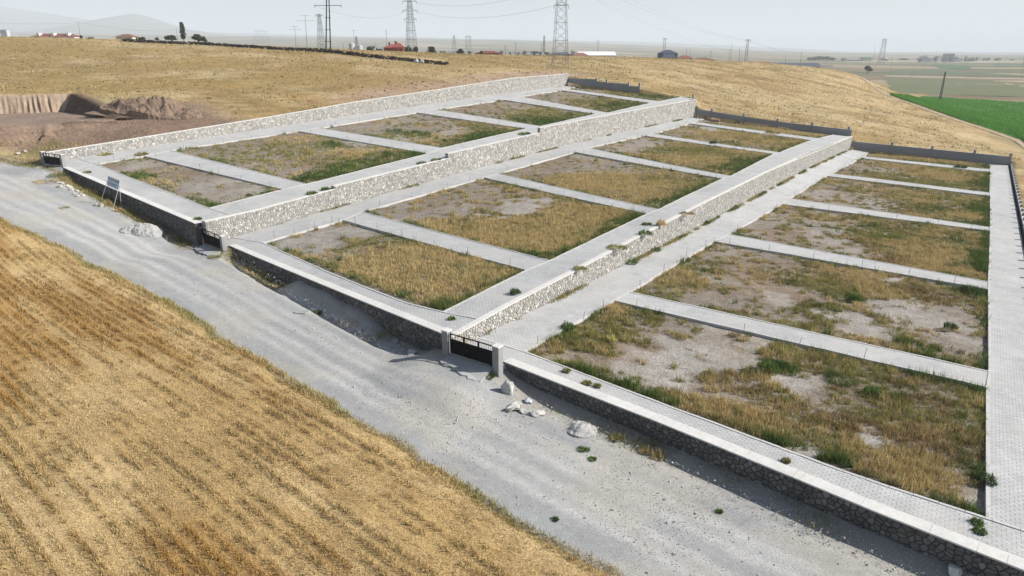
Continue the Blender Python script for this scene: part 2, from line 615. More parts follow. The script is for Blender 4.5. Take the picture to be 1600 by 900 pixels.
def road_near(x):     # near edge of the road (towards the stubble)
    return np.interp(x, EDX, EDY) + (fbm(np.asarray(x) / 3.0, np.asarray(x) * 0, 31) - 0.5) * 1.3
edge = [gp(px, py, land_f) for land_f in [lambda x, y: road_z(x)] for (px, py) in [(-160, 282), (0, 345), (100, 391), (200, 441), (300, 500), (400, 563), (480, 612), (560, 662), (640, 707), (700, 745), (800, 815), (880, 858), (960, 902), (1100, 985)]]
EDX = np.array([-420.0] + [P[0] for P in edge] + [120.0])
EDY = np.array([-75.0] + [P[1] for P in edge] + [edge[-1][1] - 12])
o_ = np.argsort(EDX)
EDX, EDY = EDX[o_], EDY[o_]


_f = np.array([[P[0], P[1]] for P in pit_foot] + [[pit_end[0], pit_end[1]]])
_c = np.array([[P[0], P[1]] for P in pit_crest])
_mid = PITPOLY.mean(0)
_o = _f - _mid
HOLE = np.concatenate([_f + _o / np.linalg.norm(_o, axis=1)[:, None] * np.array([1.5, 1.5, 1.5, 2.2, 1.2])[:, None], (_c + (_mid - _c) * 0.10)[::-1]])
# ------------------------------------------------------------------ ground: one sheet out to the horizon
def spaced(lo, hi, a, b, step, g=1.16):
    core = list(np.arange(a, b + 1e-6, step))
    v, s = b, step
    up = []
    while v < hi:
        s *= g
        v += s
        up.append(v)
    v, s = a, step
    dn = []
    while v > lo:
        s *= g
        v -= s
        dn.append(v)
    return dn[::-1] + core + up
xs = spaced(-26000, 16000, -262, 36, 1.7)
xs = sorted([x for x in xs if min(abs(x - LX), abs(x - RX)) > 0.9] + [LX - 0.5, LX - 0.2, RX + 0.35, RX + 0.55])
xs = np.array(xs)
ds = np.array([0.0, 0.45] + list(np.arange(1.6, 46, 1.5)) + [50, 56, 64, 75, 90, 120, 180, 300, 600, 1500, 4000])
ts = np.linspace(0, 1, 60)
us = np.array([0.3] + spaced(0, 26000, 1.8, 210, 1.8)[1:])
us = us[us > 0]
rows = []
for d in ds[::-1]:
    rows.append(front(xs) + 0.2 - d)
for t in ts:
    rows.append((front(xs) + 0.5) * (1 - t) + (BKY - 0.15) * t)
for u in us:
    rows.append(np.full(len(xs), BKY - 0.15 + u))
GY = np.array(rows)
GX = np.tile(xs, (len(rows), 1))
GZ = land(GX, GY)
site = (GX > LX - 0.35) & (GX < RX + 0.45) & (GY > front(GX) + 0.3) & (GY < BKY)
tz = np.where(GX < -83.7, surf('A', GX, GY), np.where(GX < -32.7, surf('B', GX, GY), surf('C', GX, GY)))
GZ = np.where(site, tz - 1.2, GZ)
under = (GX > -250) & (GX < 62) & (GY > road_near(GX)) & (GY < front(GX) + 0.3)
GZ = np.where(under, GZ - 2.2, GZ)
PITC = PITPOLY.mean(0)
inp = inside_poly(GX, GY, HOLE)
GZ = np.where(inp, np.minimum(GZ, PITZ) - 1.5, GZ)

EPTS = pit_crest + [pit_end] + [gp(200, 205, 10.0), gp(255, 190, 10.5), gp(290, 196, 10.8), gp(120, 215, 9.5), gp(40, 218, 9.5)]
def earth_mask(x, y):
    px0 = np.min([np.hypot(x - P[0], y - P[1]) for P in EPTS], axis=0)
    return sstep(17, 8, px0 + (fbm(x / 9, y / 9, 22) - 0.5) * 9) * (y > front(x) + 4)

def ground_colour(x, y):
    a = fbm(x / 40, y / 40, 21)
    b = fbm(x / 9, y / 9, 22)
    c = mixc(np.array([0.31, 0.215, 0.10]), np.array([0.40, 0.30, 0.16]), sstep(0.35, 0.65, a))
    c = mixc(c, np.array([0.245, 0.18, 0.08]), sstep(0.48, 0.66, b) * 0.75)
    c = mixc(c, np.array([0.45, 0.36, 0.215]), sstep(0.5, 0.62, fbm(x / 30, y / 7, 27)) * 0.6)
    # olive tint on the left slope, paler straw behind
    c = mixc(c, np.array([0.29, 0.205, 0.08]), sstep(-130, -190, x) * sstep(0.4, 0.6, fbm(x / 22, y / 22, 23)) * 0.8)
    # bare pinkish soil along the top of the left wall
    k = sstep(16, 3, LX - x + (b - 0.5) * 14) * sstep(112, 140, y) * sstep(262, 240, y) * (x < LX)
    c = mixc(c, np.array([0.36, 0.265, 0.20]), k * 0.85)
    # dug earth round the pit
    k = earth_mask(x, y)
    c = mixc(c, mixc(np.array([0.18, 0.122, 0.09]), np.array([0.265, 0.19, 0.142]), b), k)
    # weeds on the verge beyond the far gate
    return c

near_ = (GX > -240) & (GX < LX - 1) & (GY < 120) & (GY > front(GX) + 3)
GZ = GZ + np.where(near_, earth_mask(GX, GY) * ((fbm(GX / 2.6, GY / 2.6, 28, 3) - 0.5) * 1.3), 0)
gcol = ground_colour(GX, GY).reshape(-1, 3)
m, nt, p = node_mat('ground_dry_grass')
geo = N(nt, 'ShaderNodeNewGeometry')
vcn = N(nt, 'ShaderNodeVertexColor', layer_name='Col')
src = vcn.outputs[0]
for sc, lo, hi in ((0.05, 0.9, 1.1), (0.4, 0.84, 1.16), (1.6, 0.8, 1.2)):
    f_, _ = noise_range(nt, sc, lo, hi, coord=geo.outputs['Position'])
    src = mul_col(nt, src, f_)
# patchwork of strip fields on the far plain
mp = N(nt, 'ShaderNodeMapping')
mp.inputs['Rotation'].default_value = (0, 0, RAD(24))
mp.inputs['Scale'].default_value = (1 / 420.0, 1 / 150.0, 0.0)
nt.links.new(geo.outputs['Position'], mp.inputs[0])
vo = N(nt, 'ShaderNodeTexVoronoi', distance='CHEBYCHEV')
vo.inputs['Scale'].default_value = 1.0
vo.inputs['Randomness'].default_value = 0.75
nt.links.new(mp.outputs[0], vo.inputs['Vector'])
sep = N(nt, 'ShaderNodeSeparateColor')
nt.links.new(vo.outputs['Color'], sep.inputs[0])
ramp = N(nt, 'ShaderNodeValToRGB')
ramp.color_ramp.interpolation = 'CONSTANT'
els = ramp.color_ramp.elements
stops = [(0, (0.20, 0.155, 0.10)), (0.18, (0.13, 0.135, 0.07)), (0.36, (0.30, 0.24, 0.15)), (0.52, (0.16, 0.135, 0.085)), (0.68, (0.075, 0.12, 0.05)), (0.78, (0.24, 0.19, 0.115)), (0.92, (0.34, 0.275, 0.19))]
els[0].color = (*stops[0][1], 1)
els[1].position = stops[1][0]
els[1].color = (*stops[1][1], 1)
for s_, c_ in stops[2:]:
    e = els.new(s_)
    e.color = (*c_, 1)
nt.links.new(sep.outputs[0], ramp.inputs[0])
f_, _ = noise_range(nt, 0.02, 0.85, 1.15, coord=geo.outputs['Position'])
fieldc = mul_col(nt, ramp.outputs[0], f_)
pl = N(nt, 'ShaderNodeAttribute', attribute_name='plain')
mx = N(nt, 'ShaderNodeMix', data_type='RGBA')
nt.links.new(pl.outputs['Fac'], mx.inputs[0])
nt.links.new(src, mx.inputs[6])
nt.links.new(fieldc, mx.inputs[7])
nt.links.new(mx.outputs[2], p.inputs['Base Color'])
p.inputs['Roughness'].default_value = 0.95
p.inputs['Specular IOR Level'].default_value = 0.1
b_ = N(nt, 'ShaderNodeBump')
_, h_ = noise_range(nt, 1.6, 0, 1, detail=6, rough=0.7, coord=geo.outputs['Position'])
nt.links.new(h_, b_.inputs['Height'])
b_.inputs['Strength'].default_value = 0.9
b_.inputs['Distance'].default_value = 0.28
nt.links.new(b_.outputs[0], p.inputs['Normal'])
M['ground'] = m
GV = np.stack([GX, GY, GZ], -1).reshape(-1, 3)
ground = structure(obj('ground', GV, grid_faces(*GX.shape), 'ground', None, gcol, True, origin=(0, 0, 0)))
plain = np.clip(sstep(2.0, -3.5, GZ) * sstep(12, 30, GX + 0.16 * (GY - 250)) + sstep(560, 700, np.hypot(GX + 110, GY - 220)) * sstep(6, -2, GZ) + sstep(820, 900, np.hypot(GX + 110, GY - 220)), 0, 1)
att = ground.data.attributes.new('plain', 'FLOAT', 'POINT')
att.data.foreach_set('value', plain.astype(np.float32).ravel())

# ------------------------------------------------------------------ gravel road and the stubble field in front
rx = np.concatenate([np.arange(-260, -150, 2.0), np.arange(-150, 16, 0.55), np.arange(16, 70, 2.0)])
tr = np.linspace(0, 1, 44)
ya_, yb_ = road_near(rx) - 0.6, front(rx) + 0.2
RXg = np.tile(rx, (44, 1))
RYg = ya_[None] * (1 - tr[:, None]) + yb_[None] * tr[:, None]
RZg = land(RXg, RYg) + 0.07
dw = (front(RXg) - RYg)                                    # metres from the front wall
# eroded gutter beside the wall between the second and third gate, banked gravel against the wall
gut = np.exp(-((dw - 2.2) / 0.8) ** 2) * sstep(-80, -72, RXg) * sstep(-36, -42, RXg)
RZg = RZg - gut * (0.75 + 0.4 * (fbm(RXg / 3, RYg / 3, 41) - 0.5))
heapb = np.exp(-(dw / 1.3) ** 2) * sstep(-64, -58, RXg) * sstep(-41, -46, RXg)
RZg = RZg + heapb * (0.55 + 0.5 * (fbm(RXg / 2.5, RYg / 2.5, 43) - 0.5))
gut2 = np.exp(-((dw - 1.6) / 0.9) ** 2) * sstep(-27, -22, RXg)
RZg = RZg - gut2 * 0.22
gut3 = np.exp(-((dw - 1.8) / 1.1) ** 2) * sstep(-127, -122, RXg) * sstep(-84, -90, RXg)
RZg = RZg - gut3 * 0.35
RZg -= sstep(2.6, 0.8, dw) * sstep(-126, -122, RXg) * sstep(-85.5, -89, RXg) * 0.5
rut = sum(np.exp(-((RYg - (ya_ + (yb_ - ya_) * c_)[None]) / 0.42) ** 2) for c_ in (0.26, 0.36, 0.50, 0.60))
RZg -= 0.02 * rut
ditch = sstep(3.4, 1.0, dw + (fbm(RXg / 2, RYg / 2, 47) - 0.5) * 1.2) * sstep(-79.5, -76, RXg) * sstep(-59, -64, RXg)
RZg -= ditch * 1.05
RZg -= sstep(2.2, 0.6, dw) * sstep(-44.5, -42, RXg) * sstep(-34.5, -37, RXg) * 0.45
RZg += (fbm(RXg / 1.6, RYg / 1.6, 45, 3) - 0.5) * 0.09 * sstep(5.5, 1.5, dw) + (fbm(RXg / 6, RYg / 6, 46, 2) - 0.5) * 0.10
v_ = tr[:, None] + 0 * RXg
base = np.array([0.315, 0.32, 0.325])
rc = mixc(base * 0.9, base * 1.1, fbm(RXg / 12, RYg / 4, 51))
lane = v_ * 17 + 0.25 * (fbm(RXg / 15, RYg * 0, 56) - 0.5)
rc = rc * (0.94 + 0.12 * vnoise(RXg / 16, lane * 1.6, 57))[..., None] * (0.95 + 0.10 * vnoise(RXg / 7, lane * 4, 58))[..., None]
trk = sum(np.exp(-((v_ - c_ + 0.03 * (fbm(RXg / 20, RXg * 0 + c_ * 9, 59) - 0.5)) / 0.035) ** 2) for c_ in (0.26, 0.36, 0.50, 0.60))
rc = mixc(rc, np.array([0.46, 0.455, 0.445]), np.clip(trk, 0, 1) * (0.55 + 0.6 * fbm(RXg / 8, RYg / 8, 52)))
rc = mixc(rc, np.array([0.41, 0.39, 0.345]), sstep(0.5, 0.68, fbm(RXg / 7, RYg / 3, 53)) * 0.6)
rc = mixc(rc, np.array([0.35, 0.30, 0.21]), sstep(0.06, 0.0, v_ + (fbm(RXg / 2, RYg / 2, 54) - 0.5) * 0.05) * 0.8)
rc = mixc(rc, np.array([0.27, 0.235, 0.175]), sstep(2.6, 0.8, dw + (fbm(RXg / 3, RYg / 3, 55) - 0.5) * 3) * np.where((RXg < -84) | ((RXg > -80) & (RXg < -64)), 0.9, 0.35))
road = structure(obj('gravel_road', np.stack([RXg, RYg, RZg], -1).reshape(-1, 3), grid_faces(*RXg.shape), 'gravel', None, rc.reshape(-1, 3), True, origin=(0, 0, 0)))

def road_top(x, y):
    """height of the road sheet, gutters and banks included; the open land elsewhere"""
    t = (y - float(road_near(np.array([x]))[0]) + 0.6) / (float(front(x)) + 0.2 - float(road_near(np.array([x]))[0]) + 0.6)
    if t < 0 or t > 1 or x < rx[0] or x > rx[-1]:
        return landz(x, y) + 0.05
    j = int(np.clip(np.searchsorted(rx, x), 0, len(rx) - 1))
    i = t * 43
    i0 = min(int(i), 42)
    return float(RZg[i0, j] * (1 - (i - i0)) + RZg[i0 + 1, j] * (i - i0))

# stubble field
fx = np.concatenate([np.arange(-190, -110, 2.5), np.arange(-110, 2, 0.7), np.arange(2, 30, 3)])
td = np.concatenate([[0, 0.25, 0.6], np.arange(1.2, 34, 0.75), np.arange(36, 60, 4)])
FXg = np.tile(fx, (len(td), 1))
FYg = road_near(fx)[None] + 0.35 - td[:, None]
bank = 0.28 * sstep(0.1, 1.6, td)[:, None]
RDX = np.array([-110.0, 0.0])
def d_row(x, y):
    # distance from a straight line along the field, so that drill rows run straight
    x0, y0, x1, y1 = -120.0, 38.0, -11.0, 22.5
    L_ = math.hypot(x1 - x0, y1 - y0)
    return ((x - x0) * (y1 - y0) - (y - y0) * (x1 - x0)) / L_ + 3.0 * np.sin((x + 60) / 60.0) + 0.1 * (fbm(x / 5, y / 5, 61) - 0.5)
def field_z(x, y):
    d = road_near(x) + 0.35 - y
    rowp = d_row(x, y) / 0.8
    return land(x, y) + 0.04 + 0.30 * sstep(0.1, 1.8, d) + 0.02 * np.sin(rowp * 2 * math.pi) + 0.12 * (fbm(x / 2.2, y / 2.2, 62, 3) - 0.5)
FZg = field_z(FXg, FYg)
fa = fbm(FXg / 10, FYg / 2.5, 63)
fc = mixc(np.array([0.45, 0.31, 0.14]), np.array([0.54, 0.40, 0.21]), sstep(0.35, 0.65, fa))
fc = mixc(fc, np.array([0.36, 0.215, 0.08]), sstep(0.46, 0.62, fbm(FXg / 22, d_row(FXg, FYg) / 3.2, 64)) * 0.85)
fc = mixc(fc, np.array([0.20, 0.12, 0.05]), sstep(0.6, 0.72, fbm(FXg / 0.9, FYg / 0.9, 60, 3)) * 0.5)
stub = structure(obj('stubble_field', np.stack([FXg, FYg, FZg], -1).reshape(-1, 3), grid_faces(*FXg.shape)[:, ::-1].copy(), 'stubble_soil', None, fc.reshape(-1, 3), True, origin=(0, 0, 0)))

# ------------------------------------------------------------------ excavation: floor and fluted cut faces
ex = MB()
pts = [P for P in pit_foot] + [pit_end]
# floor
fl = []
crest = pit_crest
nL = 40
foot_poly = np.array([[P[0], P[1]] for P in pts])
crest_poly = np.array([[P[0], P[1]] for P in crest])
def along(poly, t):
    d = np.r_[0, np.cumsum(np.hypot(*np.diff(poly, axis=0).T))]
    s = t * d[-1]
    return np.array([np.interp(s, d, poly[:, 0]), np.interp(s, d, poly[:, 1])]).T
tt = np.linspace(0, 1, 60)
A_, B_ = along(foot_poly, tt), along(crest_poly, tt)
Vp = []
for k in range(12):
    q = A_ * (1 - k / 11) + B_ * (k / 11)
    if k == 11:
        q = q + (B_ - A_) * 0.03
    z = PITZ + 0.35 * (fbm(q[:, 0] / 4, q[:, 1] / 4, 71) - 0.5)
    if k == 10:
        z = land(q[:, 0], q[:, 1]) + 0.03
    elif k == 11:
        z = land(q[:, 0], q[:, 1]) - 0.5
    Vp.append(np.column_stack([q, z]))
Vp = np.array(Vp)
cpf = mixc(np.array([0.215, 0.158, 0.122]), np.array([0.27, 0.205, 0.16]), fbm(Vp[..., 0] / 5, Vp[..., 1] / 5, 72))
for k in (8, 9, 10, 11):
    cpf[k] = mixc(cpf[k], ground_colour(Vp[k, :, 0], Vp[k, :, 1]), np.full(60, (k - 7) / 4.0))
structure(obj('excavation_floor', Vp.reshape(-1, 3), grid_faces(12, 60), 'earth', None, cpf.reshape(-1, 3), True, origin=(0, 0, 0)))
# faces: back and right side
tt = np.linspace(0, 1, 420)
A_ = along(foot_poly, tt)
nrm = np.gradient(A_, axis=0)
nrm = np.stack([nrm[:, 1], -nrm[:, 0]], 1)
nrm /= np.linalg.norm(nrm, axis=1)[:, None]
if np.dot(nrm[160], B_[30] - A_[160]) < 0:
    nrm = -nrm
Vp = []
arc = tt * np.hypot(*np.diff(foot_poly, axis=0).T).sum()
backn = int(420 * np.hypot(*np.diff(foot_poly[:4], axis=0).T).sum() / arc[-1])
for k in range(10):
    f = min(1, k / 8)
    top = land(A_[:, 0] - nrm[:, 0] * 0.9, A_[:, 1] - nrm[:, 1] * 0.9) + 0.1
    top = np.maximum(top, PITZ + 0.25)
    flute = ((vnoise(arc / 0.55 + f * 0.9, arc * 0 + f * 0.6, 73) - 0.5) * 0.95 + (vnoise(arc / 0.3 + f * 0.9, arc * 0 + f * 1.2, 75) - 0.5) * 0.35) * math.sin(math.pi * min(1, f * 0.9 + 0.1)) * (0.25 + 1.1 * fbm(arc / 6, arc * 0, 76)) + (1 - f) ** 2 * 1.5 * fbm(arc / 3, arc * 0, 77)
    q = A_ + nrm * (0.9 * (1 - f) - 0.85 * f + flute)[:, None]
    z = PITZ - 0.15 + (top - PITZ + 0.15) * f
    if k == 9:
        q = A_ - nrm * 4.2
        z = land(q[:, 0], q[:, 1]) + 0.06
    Vp.append(np.column_stack([q, z]))
Vp = np.array(Vp)
cpf = mixc(np.array([0.29, 0.215, 0.155]), np.array([0.39, 0.30, 0.23]), vnoise(np.tile(arc, (10, 1)) / 1.1, np.arange(10)[:, None] * 0.2 + 0 * Vp[..., 0], 74))
cpf = mixc(cpf, np.array([0.12, 0.08, 0.055]), np.tile(sstep(backn - 4, backn + 6, np.arange(420)), (10, 1)))  # right side face: shade painted in by a darker earth colour
cpf[9] = ground_colour(Vp[9, :, 0], Vp[9, :, 1])
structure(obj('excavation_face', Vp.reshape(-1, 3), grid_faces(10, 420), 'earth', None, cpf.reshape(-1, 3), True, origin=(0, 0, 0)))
# ------------------------------------------------------------------ terraces: soil, paved strips, kerbs
WAX, WBX, WCX = LX, -83.7, -32.74            # faces of the left wall, the upper and the lower retaining wall
PLOTS = {
 'C1': [(820, 549), (1541, 809), (1541, 605), (960, 470)], 'C2': [(984, 456), (1545, 580), (1544, 452), (1116, 377)],
 'C3': [(1139, 366), (1544, 440), (1547, 361), (1222, 319)], 'C4': [(1234, 310), (1547, 355), (1547, 306), (1292, 275)],
 'C5': [(1302, 271), (1546, 301), (1547, 269), (1344, 247)], 'C6': [(1351, 244.5), (1547, 264.5), (1546, 257), (1359, 235.5)],
 'B1': [(411, 379), (692, 487), (822, 422), (536, 344)], 'B2': [(567, 331), (859, 407), (1011, 334), (757, 277.5)],
 'B3': [(780, 271), (1029, 327), (1129, 279), (899, 237.5)], 'B4': [(920, 231), (1142, 275), (1209, 240.5), (1006, 212)],
 'B5': [(1021, 209), (1218, 238), (1268, 219), (1078, 193)], 'B6': [(1087, 190.5), (1279, 216), (1296, 212), (1104, 184.5)],
 'A1': [(150, 256), (327, 325), (442, 296), (226, 244)], 'A2': [(267, 235), (479, 287.5), (669, 240), (466, 205)],
 'A3': [(500, 200), (691, 231), (822, 201), (651, 176)], 'A4': [(682, 171), (845, 197), (930, 178), (787, 156)],
 'A5': [(814, 151), (950, 176), (1016, 161), (877, 141)], 'A6': [(887, 139), (1030, 158), (1064, 151.5), (906, 134.2)]}
PQ = {k: np.array([gp(px, py, zt(k[0])) for px, py in v]) for k, v in PLOTS.items()}
NPL = {'A': 6, 'B': 6, 'C': 6}

def polyl(pts, n):
    return along(np.array(pts, float), np.linspace(0, 1, n))

def paved(name, a, b, t, kerb=(True, True), nx=None, drop=0.45):
    """paving between two edge lines (plan points), laid on terrace t, with kerbs along its edges"""
    la = np.hypot(*np.diff(np.array(a), axis=0).T).sum()
    n = nx or max(4, int(la / 1.2))
    A, B = polyl(a, n), polyl(b, n)
    w = np.hypot(*(A - B).T).mean()
    m = max(2, int(w / 1.0) + 1)
    V = []
    for k in range(m):
        q = A + (B - A) * k / (m - 1)
        z = surf(t, q[:, 0], q[:, 1]) + (fbm(q[:, 0] / 3.5, q[:, 1] / 3.5, 81, 3) - 0.5) * 0.07
        V.append(np.column_stack([q, z]))
    V = np.array(V)
    top = V.reshape(-1, 3)
    F = [tuple(f) for f in grid_faces(m, n)]
    V2 = list(top)
    # skirts
    ring = [(0, i) for i in range(n)] + [(k, n - 1) for k in range(1, m)] + [(m - 1, i) for i in range(n - 2, -1, -1)] + [(k, 0) for k in range(m - 2, 0, -1)]
    base = len(V2)
    for (k, i) in ring:
        V2.append(V[k, i] - np.array([0, 0, drop]))
    R = len(ring)
    for j in range(R):
        a0 = ring[j][0] * n + ring[j][1]
        j2 = (j + 1) % R
        a1 = ring[j2][0] * n + ring[j2][1]
        F.append((a0, base + j, base + j2, a1))
    o = structure(obj(name, V2, F, 'paver'))
    kb = MB()
    for side, on in enumerate(kerb):
        if not on:
            continue
        E_ = V[0] if side == 0 else V[-1]
        O_ = V[-1] if side == 0 else V[0]
        dv = O_ - E_
        dv[:, 2] = 0
        dv /= np.linalg.norm(dv, axis=1)[:, None] + 1e-9
        L = math.hypot(*(E_[0] - E_[-1])[:2])
        for i in range(n - 1):
            p0, p1 = E_[i], E_[i + 1]
            g = 0.012
            p0, p1 = p0 + (p1 - p0) * g, p1 + (p0 - p1) * g
            i0, i1 = dv[i] * 0.17, dv[i + 1] * 0.17
            o0, o1 = -dv[i] * 0.02, -dv[i + 1] * 0.02
            up = np.array([0, 0, 0.045 + rnd.uniform(-.008, .012)])
            dn = np.array([0, 0, -0.46])
            kb.hexa([p0 + o0 + dn, p1 + o1 + dn, p1 + i1 + dn, p0 + i0 + dn, p0 + o0 + up, p1 + o1 + up, p1 + i1 + up, p0 + i0 + up])
    if kb.V:
        ko = kb.build('kerb', 'kerb', o)
    return o

def xy(P):
    return (float(P[0]), float(P[1]))

FRIN = {'C': [(-32.4, 38.4), (-28.0, 38.5), (-27.6, 40.1), (-14.4, 38.75), (-7.0, 37.7), (0.05, 36.65), (5.7, 36.1), (8.1, 35.85)],
        'B': [(-83.4, 48.8), (-80.2, 48.6), (-79.9, 50.2), (-66.0, 47.1), (-61.2, 46.0), (-34.4, 39.8), (-33.3, 39.65)],
        'A': [(-134.9, 51.3), (-129.5, 51.7), (-129.0, 52.5), (-108.6, 50.75), (-85.1, 49.1), (-84.2, 49.1)]}
XB = {'A': (LX + 0.1, -84.15), 'B': (WBX + 0.1, -33.2), 'C': (WCX + 0.1, RX - 0.15)}

for t in 'CBA':
    keys = [t + str(i) for i in range(1, 7)]
    # front strip
    fl, fr = PQ[keys[0]][0], PQ[keys[0]][1]
    x0, x1 = XB[t]
    inner = FRIN[t]
    edge_t = [(x0, xy(fl)[1] + 0.0), xy(fl), ]
    if t == 'C':
        mids = [gp(px, py, zt('C')) for px, py in [(1080, 647), (1200, 692), (1300, 729), (1400, 764)]]
    elif t == 'B':
        mids = [gp(px, py, zt('B')) for px, py in [(507, 422), (550, 440), (635, 473)]]
    else:
        mids = [gp(px, py, zt('A')) for px, py in [(200, 276), (260, 299)]]
    edge_t += [xy(m_) for m_ in mids] + [xy(fr), (x1, xy(fr)[1])]
    paved('pavement', edge_t, inner, t, kerb=(True, False))
    # side strips
    left_edge = []
    right_edge = []
    for k in keys:
        q = PQ[k]
        left_edge += [xy(q[0]), xy(q[3])]
        right_edge += [xy(q[1]), xy(q[2])]
    if t != 'A':
        left_edge.append((left_edge[-1][0] + 0.1, BKY - 0.3))
        right_edge.append((right_edge[-1][0], BKY - 0.3))
    else:
        left_edge.append((left_edge[-1][0] + 0.3, BKY - 0.3))
        right_edge.append((right_edge[-1][0] + 0.1, BKY - 6))
    paved('pavement', left_edge, [(x0, p_[1]) for p_ in left_edge], t, kerb=(True, False))
    paved('pavement', right_edge, [(x1, p_[1]) for p_ in right_edge], t, kerb=(True, False))
    for a, b in zip(keys[:-1], keys[1:]):
        qa, qb = PQ[a], PQ[b]
        if t == 'B' and b == 'B6':
            # half buried path: paving shows only on its left part
            e = 0.6
            qa = qa.copy(); qb = qb.copy()
            paved('cross_path', [xy(qa[3]), xy(qa[3] + (qa[2] - qa[3]) * e)], [xy(qb[0]), xy(qb[0] + (qb[1] - qb[0]) * e)], t)
            paved('cross_path', [xy(qa[3] + (qa[2] - qa[3]) * .72), xy(qa[2])], [xy(qb[0] + (qb[1] - qb[0]) * .72), xy(qb[1])], t)
            continue
        paved('cross_path', [xy(qa[3]), xy(qa[2])], [xy(qb[0]), xy(qb[1])], t)

# pale patches of spilled sand and lime, by photo point: (px, py, radius m, stretch, strength)
PALE = {'C': [(1050, 560, 4.5, 2.0, 1), (1000, 575, 3, 1.5, 1), (1245, 593, 3.0, 1.6, 1.0), (1365, 685, 1.4, 1.5, 1), (1215, 462, 3, 2, .9), (1310, 490, 3.5, 1.5, .9), (1350, 505, 3.5, 1.4, .9), (1400, 480, 3.5, 2, .8), (1490, 500, 5, 1.2, .7),
              (1525, 780, 1.8, 1.2, .9), (1265, 700, 1.4, 2, .8), (870, 560, 2, 2, .6), (1300, 370, 5, 2, .6), (1330, 395, 3, 2, .8), (1280, 305, 5, 2, .5), (1330, 320, 8, 2, .45), (1150, 540, 4, 2, .7), (1110, 520, 4, 2, .5), (1390, 437, 1.5, 2, .9)],
        'B': [(520, 365, 6, 2, .9), (480, 375, 5, 2, .8), (815, 320, 5.5, 2, 1), (720, 345, 3, 2, .4), (1000, 225, 6, 3, .5), (1110, 200, 5, 3, .7), (680, 480, 2, 2, .8), (700, 330, 5, 2, .3)],
        'A': [(370, 300, 5, 2, .6), (345, 285, 5, 2, .5), (560, 225, 6, 2, .5), (700, 205, 5, 2, .5), (640, 215, 6, 2, .6), (190, 262, 4, 2, .5)]}
PALEP = {t: [(gp(px, py, zt(t)), r, s_, k) for px, py, r, s_, k in v] for t, v in PALE.items()}
def soil_drop(t, x, y):
    return -0.24 + (fbm(x / 4, y / 4, 91) - 0.5) * 0.22 + (fbm(x / 1.1, y / 1.1, 92, 3) - 0.5) * 0.12
def soil_z(t):
    return lambda x, y: surf(t, x, y) + soil_drop(t, x, y)
def pale_mask(t, x, y):
    k = np.zeros(np.shape(x))
    nz = (fbm(x / 2.2, y / 2.2, 95) - 0.5)
    for P, r, s_, st in PALEP[t]:
        d = np.hypot((x - P[0]), (y - P[1]) / s_) / (r * 0.85)
        k = np.maximum(k, st * 0.8 * sstep(1.0, 0.5, d + nz * 2.0))
    return k
for t, (x0, x1), step in (('C', (WCX - 0.2, RX), 0.5), ('B', (WBX - 0.2, WCX - 0.2), 0.7), ('A', (LX - 0.2, WBX - 0.2), 0.9)):
    gx = np.arange(x0, x1 + step * 0.5, step)
    gx[-1] = x1
    ry = np.linspace(0, 1, int(200 / step / 1.1))
    y0 = front(gx) + 0.9
    X_ = np.tile(gx, (len(ry), 1))
    Y_ = y0[None] * (1 - ry[:, None]) + (BKY - 0.1) * ry[:, None]
    Z_ = surf(t, X_, Y_) + soil_drop(t, X_, Y_)
    n1, n2, n3 = fbm(X_ / 14, Y_ / 14, 101), fbm(X_ / 3.5, Y_ / 3.5, 102), fbm(X_ / 7, Y_ / 7, 103)
    c = mixc(np.array([0.205, 0.172, 0.142]), np.array([0.255, 0.225, 0.192]), n1)
    c = mixc(c, np.array([0.215, 0.155, 0.105]), sstep(0.48, 0.66, n3) * 0.6)
    c = mixc(c, np.array([0.29, 0.26, 0.225]), sstep(0.55, 0.75, n2) * 0.6)
    c = mixc(c, np.array([0.41, 0.395, 0.37]), pale_mask(t, X_, Y_) * 0.7)
    structure(obj('plot_soil', np.stack([X_, Y_, Z_], -1).reshape(-1, 3), grid_faces(*X_.shape), 'soil', None, c.reshape(-1, 3), True, origin=(0, 0, 0)))

# ------------------------------------------------------------------ rubble masonry
STONE_PAL = np.array([(0.42, 0.41, 0.39), (0.50, 0.485, 0.455), (0.36, 0.355, 0.34), (0.30, 0.295, 0.285), (0.41, 0.375, 0.315), (0.60, 0.58, 0.54), (0.34, 0.325, 0.30), (0.25, 0.245, 0.24)])
def clip_half(poly, a, b, c):
    out = []
    n = len(poly)
    for i in range(n):
        p, q = poly[i], poly[(i + 1) % n]
        dp = a * p[0] + b * p[1] - c
        dq = a * q[0] + b * q[1] - c
        if dp <= 0:
            out.append(p)
        if dp * dq < 0:
            s = dp / (dp - dq)
            out.append((p[0] + (q[0] - p[0]) * s, p[1] + (q[1] - p[1]) * s))
    return out

